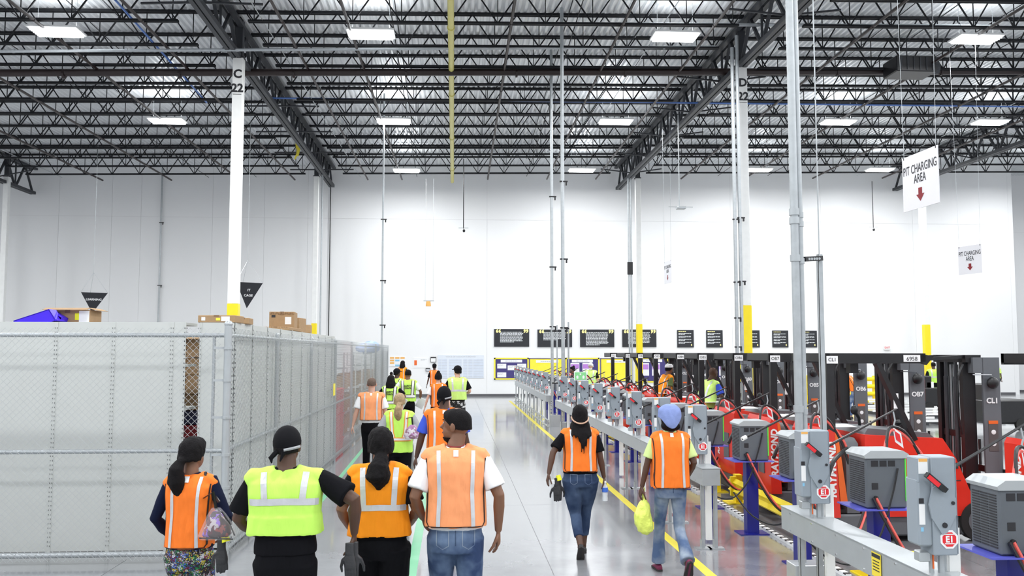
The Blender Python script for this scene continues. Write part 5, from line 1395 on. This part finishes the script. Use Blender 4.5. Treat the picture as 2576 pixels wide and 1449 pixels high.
    # ---- trousers
    if pants:
        m = MB()
        m.rings([sring(L(S(hipx * .5, 0, z)) if z > .95 else S(hipx * .5, 0, z), rx * s, ry * s, 2.2) for z, rx, ry in ((1.02, .145 * (wd + hipw) / 2, .104), (.985, .160 * hipw, .115), (.88, .175 * hipw, .13), (.80, .165 * hipw, .115))])
        for k in (1, -1):
            kk, aa = knees[k], ankles[k]
            if plen == 'long': pts = [hips[k] + S(0, -.01, 0), hips[k].lerp(kk, .45), kk, kk.lerp(aa, .4), kk.lerp(aa, .97)]; rad = [.096 * hipw, .088 * hipw, .068, .066, .062]
            elif plen == 'crop': pts = [hips[k] + S(0, -.01, 0), hips[k].lerp(kk, .45), kk, kk.lerp(aa, .4), kk.lerp(aa, .72)]; rad = [.10 * hipw, .092 * hipw, .07, .062, .055]
            elif plen == 'flare': pts = [hips[k] + S(0, -.01, 0), hips[k].lerp(kk, .45), kk, kk.lerp(aa, .5), kk.lerp(aa, 1.0)]; rad = [.088, .074, .058, .06, .078]
            elif plen == 'knee': pts = [hips[k] + S(0, -.01, 0), hips[k].lerp(kk, .5), kk.lerp(aa, .1)]; rad = [.10 * hipw, .10 * hipw, .095]
            else: pts = [hips[k] + S(0, -.01, 0), hips[k].lerp(kk, .3), hips[k].lerp(kk, .62)]; rad = [.108 * hipw, .10 * hipw, .092 * hipw]
            m.tube(pts, [r * s for r in rad], 14)
        pm = remesh(m, vox, 2, .0045, 10, px * .3)
        po = obj('trousers' if plen in ('long', 'flare', 'crop') else 'shorts', pm, pants, root)
        if fine and pants in (M_denim, M_denimdk, M_denimlt):
            bvp = bvh_of(pm)
            strip(bvp, [(0.0, 1.02 * s), (0, .86 * s)], .006, M_denimdk, po, 'centre_seam', off=.003)
            strip(bvp, [(-.15 * s, .985 * s), (.15 * s, .985 * s)], .006, M_denimdk, po, 'waist_seam', off=.003)
            for k in (1, -1): strip(bvp, [(k * .045 * s, .955 * s), (k * .045 * s, .86 * s), (k * .085 * s, .835 * s), (k * .125 * s, .86 * s), (k * .125 * s, .955 * s), (k * .045 * s, .955 * s)], .006, M_denimlt, po, 'pocket_seam', off=.003)
    # ---- shoes
    for k in (1, -1):
        a = ankles[k]; pit = feet[k][3]; R = Matrix.Rotation(pit, 3, 'X')
        F = lambda x_, y_, z_: a + R @ S(x_, y_, z_)
        m = MB(); zs = -feet[k][2] if not pit else -.085
        prof = [(-.075, .028, .05), (-.04, .036, .075), (.03, .038, .075), (.09, .044, .045), (.15, .043, .032), (.185, .028, .022)]
        rg = []
        for (yy_, hw, ht) in prof: rg.append([F(hw * math.cos(2 * PI * j / 12), yy_, zs + ht * .5 + ht * .55 * math.sin(2 * PI * j / 12)) for j in range(12)])
        m.rings(rg); sh_o = obj('shoe', bake(m.mesh('shoe', True), [('SUBSURF', dict(levels=1))]), shoes or M_shoe, root)
        sl = MB(); out = [(-.08, 0), (-.06, .03), (.0, .034), (.09, .047), (.15, .045), (.195, .0), (.15, -.045), (.09, -.047), (.0, -.034), (-.06, -.03)]
        sl.rings([[F(x_, y_, zs + z_) for y_, x_ in out] for z_ in (0, .02)]); sl.build('sole', M_sole, sh_o)
    # ---- vest
    vo = None
    if vest:
        m = MB(); hz = vhem
        vt = [(hz, .205 * vw * vflare, .155), (hz + .12, .20 * vw * (1 + vflare) / 2, .15), (1.2, .197 * vw, .142), (1.33, .207 * vw, .14), (1.40, .21 * vw, .125), (1.445, .155 * vw, .10), (1.485, .085 * wd, .078)]
        m.rings([sring(L(S(hipx * (1.2 - z) if z < 1.2 else 0, 0, z)), rx * s, ry * s, 3.0) for z, rx, ry in vt])
        for k in (1, -1): m.tube([L(S(k * .06, -.005, 1.455)), L(S(k * shw, -.005, 1.425)), L(S(k * (shw + .035), -.005, 1.398))], [.056 * s, .058 * s * wd ** .5, .044 * s * wd ** .5], 14, 1.15, (0, 0, 1))
        me = remesh(m, vox, 2, .011, 11, px * .7, True)
        open_hem(me, (hz + .03) * s)
        vo = obj('vest', me, vest, root); bv = bvh_of(me)
        sm = stripm or M_refl; xs_ = .115 * vw; hs = hz + .012
        Z = lambda z: z * s
        band = hz + .22
        if vstyle == 'two':
            for k in (1, -1):
                for bk in (True, False): strip(bv, [(k * xs_ * s, Z(1.47)), (k * xs_ * .93 * s, Z(1.2)), (k * xs_ * s, Z(hs))], .026 * s * vw, sm, vo, 'reflective_strip', bk)
            e = .196 * vw * s
            for bk in (True, False):
                for k in (1, -1): strip(bv, [(k * (e + .0), Z(1.42)), (k * (e - .012 * s), Z(1.2)), (k * (e * vflare - .006), Z(hs + .02)), (k * (e * vflare - .02), Z(hs - .004)), (0, Z(hs - .004))], .008, M_edge, vo, 'black_binding', bk)
        elif vstyle == 'u':
            for k in (1, -1): strip(bv, [(k * xs_ * 1.02 * s, Z(1.47)), (k * xs_ * .9 * s, Z(band))], .04 * s, sm, vo, 'reflective_strip')
            for bk in (True, False): strip(bv, [(-.21 * vw * s, Z(band - .012)), (0, Z(band - .004)), (.21 * vw * s, Z(band - .012))], .042 * s, sm, vo, 'reflective_band', bk)
            for k in (1, -1): strip(bv, [(k * xs_ * 1.02 * s, Z(1.47)), (k * xs_ * .9 * s, Z(band))], .04 * s, sm, vo, 'reflective_strip', False)
        elif vstyle == 'coach':
            for k in (1, -1):
                strip(bv, [(k * .135 * s, Z(1.47)), (k * .115 * s, Z(1.1))], .085 * s, M_edge, vo, 'black_border'); strip(bv, [(k * .135 * s, Z(1.47)), (k * .115 * s, Z(1.1))], .05 * s, M_reflw, vo, 'reflective_strip', True, .007)
            strip(bv, [(-.21 * vw * s, Z(1.08)), (.21 * vw * s, Z(1.08))], .085 * s, M_edge, vo, 'black_border'); strip(bv, [(-.21 * vw * s, Z(1.08)), (.21 * vw * s, Z(1.08))], .055 * s, M_reflw, vo, 'reflective_band', True, .007)
            h = bv.ray_cast(Vector((0, -1, 1.28 * s)), Vector((0, 1, 0)))
            yb_ = (h[0].y if h[0] else -.14) - .012
            lettering('SAFETY\nCOACH', .055 * s, M_ink, vo, (0, yb_, 1.31 * s), bold=.002)
        elif vstyle == 'trim':
            for k in (1, -1):
                strip(bv, [(k * .12 * s, Z(1.47)), (k * .10 * s, Z(1.16)), (k * .07 * s, Z(1.06))], .058 * s, M_orstrip, vo, 'orange_border'); strip(bv, [(k * .12 * s, Z(1.47)), (k * .10 * s, Z(1.16)), (k * .07 * s, Z(1.06))], .03 * s, M_reflw, vo, 'reflective_strip', True, .007)
            strip(bv, [(-.2 * vw * s, Z(1.06)), (.2 * vw * s, Z(1.06))], .058 * s, M_orstrip, vo, 'orange_border', True, .008); strip(bv, [(-.2 * vw * s, Z(1.06)), (.2 * vw * s, Z(1.06))], .03 * s, M_reflw, vo, 'reflective_band', True, .011)
        if fine and vstyle == 'two': strip(bv, [(0, Z(1.475)), (0, Z(1.435))], .035, M_paper, vo, 'neck_label', True, .006)
    root['_w'] = 0; del root['_w']
    return dict(root=root, elb=elb, wri=wri, sh=sh, s=s, X=X, Y=Y, rz=rz, knees=knees, H_=H_)

def to_world(P, v):
    return Matrix.Rotation(P['rz'], 3, 'Z') @ Vector(v) + Vector((P['X'], P['Y'], 0))
def gloves(loc, label, n=2, s=1.0, rz=0.0, cuff=True):
    t = thing('work_gloves', label, 'gloves', loc, rz)
    for k in range(n):
        m = MB(); hand(m, Vector((k * .03 - .015, k * .025, -.02)), Vector((.06 * (-1) ** k, 0, -1)), Vector((.3, 1, 0)), 1.2 * s, curl=.10, fr=.0095, side=1 if k else -1, spread=.2)
        m.tube([(k * .03 - .015, k * .025, .06 * s), (k * .03 - .015, k * .025, -.03 * s)], [.034 * s, .036 * s], 10, .5)
        obj('glove', remesh(m, .006, 1), M_glove, t)
    if cuff: MB().tube([(0, 0, .09 * s), (.012, -.01, .03 * s)], [.03 * s, .034 * s], 10, .55).build('yellow_cuff', M_gcuff, t, smooth=True)
    return t

# ---- near row, left to right
P1 = person('woman with a low ponytail, orange vest, navy sleeves and colourful print leggings', 490, 6.45, 1.66, .86, math.radians(-4), M_skin_m, 'ponytail', None, M_navycl, 'long', M_comic, 'long', M_orangev, 'two', .965, .84,
            RA=((.21, .12, 1.05), (.5, -.6, -.2)), LA=((-.19, .17, 1.0), (-.5, -.7, 0)), head=math.radians(-22), hipw=1.0, vox=.010)
P2 = person('man in a lime vest, black shirt and dark tied headwrap, nearest the cage', 727, 5.95, 1.77, 1.18, math.radians(2), M_skin_d, 'beanie', None, M_blkcloth, 'short', M_blkcloth, 'long', M_limev, 'u', 1.08, 1.12, 1.04,
            RA=((.43, .02, 1.06), (.5, -.3, 0)), LA=((-.20, .22, 1.02), (-.6, -.6, 0)), head=math.radians(-14), hipw=1.12, vox=.010)
P3 = person('woman with big dark hair, bright orange vest and black shorts', 960, 6.6, 1.70, 1.08, math.radians(0), M_skin_m, 'bigponytail', None, M_blkcloth, 'short', M_blkcloth, 'shorts', M_orangel, 'u', .975, 1.05, 1.12,
            RA=((.22, .16, 1.02), (.35, -.8, 0)), LA=((-.24, .14, 1.0), (-.35, -.8, 0)), head=math.radians(8), hipw=1.2, vox=.010)
P4 = person('man in a white T-shirt, pale orange vest and jeans, face turned to the left', 1148, 6.45, 1.86, 1.02, math.radians(0), M_skin_m, 'short', None, M_whitecl, 'short', M_denim, 'long', M_peach, 'two', .976, 1.0, 1.0,
            RA=((.285, .0, .93), (.5, -.6, 0)), LA=((-.22, .12, 1.0), (-.4, -.8, 0)), head=math.radians(70), hipw=1.05, vox=.010)
# beard of P4
H_ = P4['H_']; s = P4['s']
m = MB(); Rb = Matrix.Rotation(math.radians(70), 3, 'Z'); m.ell(H_(0, .024, -.05), (.0615 * s, .075 * s, .079 * s), 20, 8, Rb, z1=-.38)
m.ell(H_(0, .055, -.088), (.032 * s, .035 * s, .026 * s), 12, 8, Rb)
m.build('beard', M_hairb, P4['root'], smooth=True)
MB().tube([L_ for L_ in [Vector((.062 * math.cos(a), .062 * math.sin(a) - .012, 1.60 + .012 * math.sin(a))) for a in [2 * PI * k / 20 for k in range(21)]]], .004, 5).build('lanyard', M_darkred, P4['root'])

P5 = person('woman with long braids and beaded headband, orange vest and cropped jeans', 1458, 10.05, 1.66, 1.0, math.radians(-3), M_skin_d, 'braids', None, M_blkcloth, 'short', M_denimdk, 'crop', M_orangev, 'two', .985, 1.0, 1.0,
            RA=((.28, .0, .905), (.1, -.8, 0)), LA=((-.38, -.16, .97), (-.8, -.3, 0)), feet={1: (.05, .18, .09, 0), -1: (-.02, -.22, .16, -.9)}, hipw=1.18, vox=.011)
P6 = person('woman in a blue headscarf, orange vest, flared faded jeans and maroon shoes', 1682, 9.15, 1.70, .92, math.radians(0), M_skin_d, 'scarf', None, M_pklime, 'short', M_denimlt, 'flare', M_orangev, 'two', .905, 1.0, 1.0,
            RA=((.225, .13, 1.0), (.25, -.9, 0)), LA=((-.30, .02, .90), (-.5, -.4, 0)), feet={1: (.10, -.30, .20, -1.0), -1: (-.09, .20, .085, 0)}, shoes=M_shoep, hipw=.95, vox=.011)
# ---- middle group
P7 = person('man with short brown hair, white T-shirt and pale orange vest beside the cage', 936, 16.5, 1.80, 1.08, math.radians(0), M_skin_l, 'short', M_hairs, M_whitecl, 'short', M_blkcloth, 'long', M_peach, 'two', 1.0, .98, 1.0,
            RA=((.29, .05, .90), (.2, -.8, 0)), LA=((-.32, -.05, .89), (-.2, -.8, 0)), vox=.014, step=.3)
P8 = person('woman with a blonde ponytail and lime vest with orange edged strips', 1006, 13.2, 1.66, 1.05, math.radians(0), M_skin_l, 'ponytail', M_hairbl, M_greycl, 'short', M_blkcloth, 'long', M_limev, 'trim', .86, 1.05, 1.0,
            RA=((.32, .1, .96), (.3, -.8, 0)), LA=((-.30, .10, .97), (-.3, -.8, 0)), hipw=1.1, vox=.013)
P9 = person('man in a black cap, blue T-shirt, orange vest and blue shorts', 1118, 11.2, 1.83, 1.1, math.radians(0), M_skin_d, 'beanie', None, M_bluecl, 'short', M_bluesh, 'knee', M_orangev, 'two', 1.02, .98, 1.0,
            RA=((.30, .05, .90), (.2, -.8, 0)), LA=((-.33, .05, .90), (-.2, -.8, 0)), vox=.013, head=math.radians(-5))
P10 = person('woman with dark locks and lime coach vest with black and white strips', 984, 22.0, 1.70, 1.0, math.radians(-8), M_skin_m, 'dreads', None, M_blkcloth, 'short', M_blkcloth, 'long', M_limev, 'coach', .92, 1.0, 1.0,
            RA=((.22, .2, 1.1), (.6, -.4, 0)), LA=((-.26, .1, .98), (-.6, -.4, 0)), vox=.016, fine=False)
P11 = person('man with cropped dark hair and lime coach vest over a white shirt', 1027, 23.5, 1.82, 1.0, math.radians(0), M_skin_m, 'short', None, M_whitecl, 'short', M_blkcloth, 'long', M_limev, 'coach', .95, 1.0, 1.0,
            RA=((.30, .08, .95), (.6, -.4, 0)), LA=((-.26, .14, 1.02), (-.6, -.4, 0)), vox=.016, fine=False)
P12 = person('tall man in a black baseball cap, lime vest and patterned shorts', 1151, 22.5, 1.92, 1.05, math.radians(3), M_skin_l, 'cap', None, M_blkcloth, 'short', M_bw, 'knee', M_limep, 'u', .98, 1.05, 1.0,
            RA=((.23, .22, 1.12), (.25, -.9, 0)), LA=((-.22, .22, 1.12), (-.25, -.9, 0)), vox=.016, fine=False, head=math.radians(35))
P13 = person('slim person with dark bun and orange vest, left of the man in the baseball cap', 1103, 22.0, 1.77, .86, math.radians(0), M_skin_l, 'bun', None, M_whitecl, 'short', M_blkcloth, 'long', M_orangev, 'two', .92, .86, 1.0,
            LA=((-.32, -.02, .90), (-.6, -.4, 0)), vox=.016, fine=False)
P14 = person('person in a dark cap and orange vest standing at the wall terminal', 1093, 37, 1.80, .9, math.radians(0), M_skin_d, 'backcap', None, M_blkcloth, 'short', M_blkcloth, 'long', M_orangev, 'two', .92, .9, 1.0, vox=.02, fine=False)
P15 = person('person in an orange vest with dark green sleeves reading the cards on the wall', 1013, 41, 1.88, .9, math.radians(-20), M_skin_d, 'dreads', None, M_dkgreen, 'long', M_blkcloth, 'long', M_orangel, 'two', .95, .9, 1.0, LA=((-.3, .2, .95), (-.6, -.3, 0)), vox=.02, fine=False)
P16 = person('person in an orange vest half hidden behind the cage end', 985, 38, 1.45, .9, 0, M_skin_d, 'short', None, M_blkcloth, 'short', M_blkcloth, 'long', M_peach, 'two', .95, .9, 1.0, vox=.02, fine=False)
P17 = person('person with dark cap just behind the woman with dark locks', 999, 25.5, 1.80, .95, math.radians(-20), M_skin_d, 'cap', None, M_whitecl, 'short', M_blkcloth, 'long', M_limev, 'coach', .95, .95, 1.0, vox=.02, fine=False, head=math.radians(-30))
# ---- people among the forklifts
P18 = person('white-haired bearded man in a lime vest behind the charging row', 1486, 34, 1.86, 1.05, math.radians(160), M_skin_l, 'whitebeard', None, M_blkcloth, 'short', M_blkcloth, 'long', M_limep, 'u', .95, 1.0, 1.0, vox=.02, fine=False, tilt=math.radians(-12))
P19 = person('dark-haired person in a black shirt behind the charging row', 1441, 34, 1.72, .9, math.radians(100), M_skin_m, 'bun', None, M_blkcloth, 'short', M_blkcloth, 'long', None, vox=.02, fine=False)
P20 = person('driver in an olive shirt with a white cap standing in a far forklift', 1660, 20.0, 1.64, 1.0, math.radians(-70), M_skin_m, 'cap', None, M_greencl, 'short', M_blkcloth, 'long', M_orangel, 'two', .95, .98, 1.0, vox=.018, fine=False, z0=.36, x=4.70, lean=.25)
for o in P20['root'].children:
    if o.name.startswith('cap'):
        o.data.materials[0] = M_paper
P21 = person('bald driver in a blue shirt and lime vest leaning in a forklift', 1763, 16.4, 1.62, 1.12, math.radians(-65), M_skin_d, 'bald', None, M_bluecl, 'short', M_blkcloth, 'long', M_limep, 'u', .95, 1.05, 1.0, RA=((.2, .42, 1.1), (.5, -.5, -.5)), LA=((-.2, .45, 1.15), (-.5, -.3, -.5)), vox=.016, fine=False, z0=.36, x=4.62, lean=.35)
P22 = person('stooping worker in a grey shirt, orange vest and jeans between the masts', 2148, 30, 1.70, .95, math.radians(45), M_skin_l, 'cap', None, M_greycl, 'short', M_denimlt, 'long', M_orangev, 'two', .95, .92, 1.0, vox=.018, fine=False, lean=.4, RA=((.15, .25, .85), (.5, -.5, 0)), LA=((-.15, .3, .85), (-.5, -.5, 0)))
P23 = person('worker in a bright lime vest and black trousers between two masts at right', 2347, 34.5, 1.88, 1.12, math.radians(-5), M_skin_d, 'short', None, M_blkcloth, 'short', M_blkcloth, 'long', M_limev, 'u', .98, 1.08, 1.0, vox=.018, fine=False)
P24 = person('distant worker in a dark cap and lime vest near the right edge', 2507, 44, 1.74, .95, math.radians(95), M_skin_d, 'cap', None, M_limep, 'short', M_blkcloth, 'long', M_limep, 'u', .95, .95, 1.0, vox=.02, fine=False)
P25 = person('person in an orange vest half hidden behind the strut post', 2060, 31, 1.76, .95, math.radians(20), M_skin_m, 'short', None, M_blkcloth, 'short', M_denim, 'long', M_orangev, 'two', .95, .95, 1.0, vox=.02, fine=False)

# ================================================================== THINGS THE PEOPLE CARRY
# clear bag of P1
w = to_world(P1, P1['sh'][1])
bc = on_y(545, 1312, 6.22)
t = thing('clear_shoulder_bag', 'clear vinyl bag with assorted contents hanging beside the print leggings', 'bag', bc)
m = MB(); m.rings([sring((0, 0, -.10), .085, .035, 3), sring((.005, 0, -.085), .10, .05, 3), sring((.01, 0, -.02), .085, .05, 2.5), sring((0, 0, .04), .05, .035, 2.2), sring((-.005, 0, .07), .02, .02, 2)])
obj('contents', remesh(m, .007, 1, .012, 14), M_cont, t)
m = MB(); m.rings([sring((0, 0, -.115), .105, .045, 3), sring((.005, 0, -.09), .125, .062, 3), sring((.01, 0, -.02), .10, .062, 2.5), sring((0, 0, .05), .06, .045, 2.2), sring((-.005, 0, .09), .03, .025, 2)])
m.build('vinyl_skin', M_clear, t, smooth=True)
a = Vector(w) - bc
MB().tube([(-.005, 0, .08), (-.02, -.03, .2), a + Vector((-.03, -.09, -.10)), a + Vector((-.035, -.03, .07)), a + Vector((-.03, .07, -.05)), (0.0, .05, .12)], .010, 6, .5).build('strap', M_black, t)
MB().tube([(.125, -.02, -.09), (.09, -.03, -.0), (.04, -.03, .07)], .005, 5).tube([(-.10, -.04, -.1), (.12, -.04, -.11)], .005, 5).build('black_piping', M_black, t)
gloves(on_y(563, 1372, 6.2), 'black gloves with a yellow cuff hanging below the clear bag', 1, .85, .4)
pw = to_world(P2, P2['wri'][1])
gloves(Vector(pw) + Vector((-.01, -.03, -.10)), 'black rubberised gloves held by the man in the black shirt and lime vest', 2, .85, .2, False)
g = thing('yellow_lanyard', 'yellow strap hanging from the side of the bright orange vest', 'strap', on_y(888, 1290, 6.35))
MB().tube([(.015, 0, .07), (.0, -.01, .0), (-.012, -.01, -.06)], [.006, .012, .006], 6).build('ribbon', M_gcuff, g)
# P5: gloves in back pocket, bottle, phone
gloves(on_y(1404, 1215, 9.95), 'black work gloves tucked at the waist of the woman with braids', 2, .95, .3)
pw = Vector(to_world(P5, P5['wri'][1]))
t = thing('water_bottle', 'clear plastic water bottle held in the hand of the woman with braids', 'bottle', pw + Vector((.005, -.03, -.10)))
prof = [(.012, .05), (.014, .03), (.030, .0), (.032, -.04), (.029, -.06), (.032, -.08), (.029, -.10), (.032, -.12), (.030, -.15), (.022, -.155)]
m = MB(); m.rings([[Vector((r * math.cos(2 * PI * k / 14), r * math.sin(2 * PI * k / 14), z)) for k in range(14)] for r, z in prof]); m.build('bottle_body', M_water, t, smooth=True)
MB().cyl((0, 0, .045), (0, 0, .065), .015, 10).build('cap', M_paper, t); MB().cyl((0, 0, -.005), (0, 0, -.055), .0335, 14).build('blue_label', M_bluecap, t, smooth=True)
pw = Vector(to_world(P5, P5['wri'][-1]))
t = thing('white_phone', 'small white phone held in the left hand of the woman with braids', 'phone', pw + Vector((.03, -.01, -.09)))
MB().bevbox((0, 0, 0), (.07, .012, .05), .004).build('case', M_paper, t)
# P6: plastic bag
pw = Vector(to_world(P6, P6['wri'][-1]))
t = thing('plastic_bag', 'yellow-green plastic carrier bag held by the woman in the blue headscarf', 'bag', pw + Vector((.01, .0, -.12)))
m = MB(); m.rings([sring((0, 0, .06), .012, .010, 2), sring((0, 0, .0), .02, .015, 2), sring((0.0, 0, -.06), .055, .04, 2.2), sring((.0, 0, -.16), .085, .06, 2.3), sring((.01, 0, -.26), .095, .065, 2.4), sring((.02, 0, -.33), .075, .05, 2.4), sring((.025, 0, -.355), .04, .03, 2)])
obj('bag_body', remesh(m, .008, 1, .018, 16), M_plbag, t)
MB().tube([(-.01, 0, .04), (-.018, 0, .10), (0, 0, .13), (.014, 0, .10), (.008, 0, .04)], .006, 6).build('handles', M_plbag, t)
# P8: pink bag
w = Vector(to_world(P8, P8['sh'][1])); bc = on_y(1038, 1085, 12.95)
t = thing('clear_pink_bag', 'clear drawstring bag with pink contents on the back of the blonde woman', 'bag', bc)
m = MB(); m.rings([sring((0, 0, -.10), .10, .05, 3), sring((0, 0, -.05), .12, .06, 3), sring((0, 0, .03), .09, .05, 2.4), sring((0, 0, .09), .035, .03, 2)])
obj('contents', remesh(m, .009, 1, .012, 14), M_pinkc, t)
m = MB(); m.rings([sring((0, 0, -.11), .11, .06, 3), sring((0, 0, -.05), .135, .07, 3), sring((0, 0, .03), .10, .06, 2.4), sring((0, 0, .10), .04, .035, 2)]); m.build('vinyl_skin', M_clear, t, smooth=True)
a = w - bc
MB().tube([(0, 0, .09), (-.01, -.03, .2), a + Vector((-.07, -.09, -.05)), a + Vector((-.07, 0, .07))], .012, 6, .5).build('strap', M_black, t)
# P9: black bag ; P10, P11 papers
pw = Vector(to_world(P9, P9['wri'][-1]))
t = thing('black_folded_bag', 'black folded bag carried beside the man in the blue T-shirt', 'bag', pw + Vector((.13, .1, -.16)))
m = MB(); m.rings([sring((0, 0, -.22), .02, .02), sring((0, 0, -.12), .05, .03), sring((.02, 0, .05), .045, .03), sring((.02, 0, .16), .015, .015)]); obj('pouch', remesh(m, .01, 1, .008, 14), M_blkcloth, t)
for (P, k, lab) in ((P11, 1, 'white papers held in the right hand of the man in the coach vest'), (P10, 1, 'white papers held up by the woman with dark locks')):
    pw = Vector(to_world(P, P['wri'][k]))
    t = thing('paper_sheets', lab, 'papers', pw + Vector((.02, -.02, -.05)))
    MB().box((0, 0, 0), (.2, .008, .28), Euler((.3, .5, 0)).to_matrix()).build('sheet', M_paper, t)

bpy.data.scenes.remove(TS)
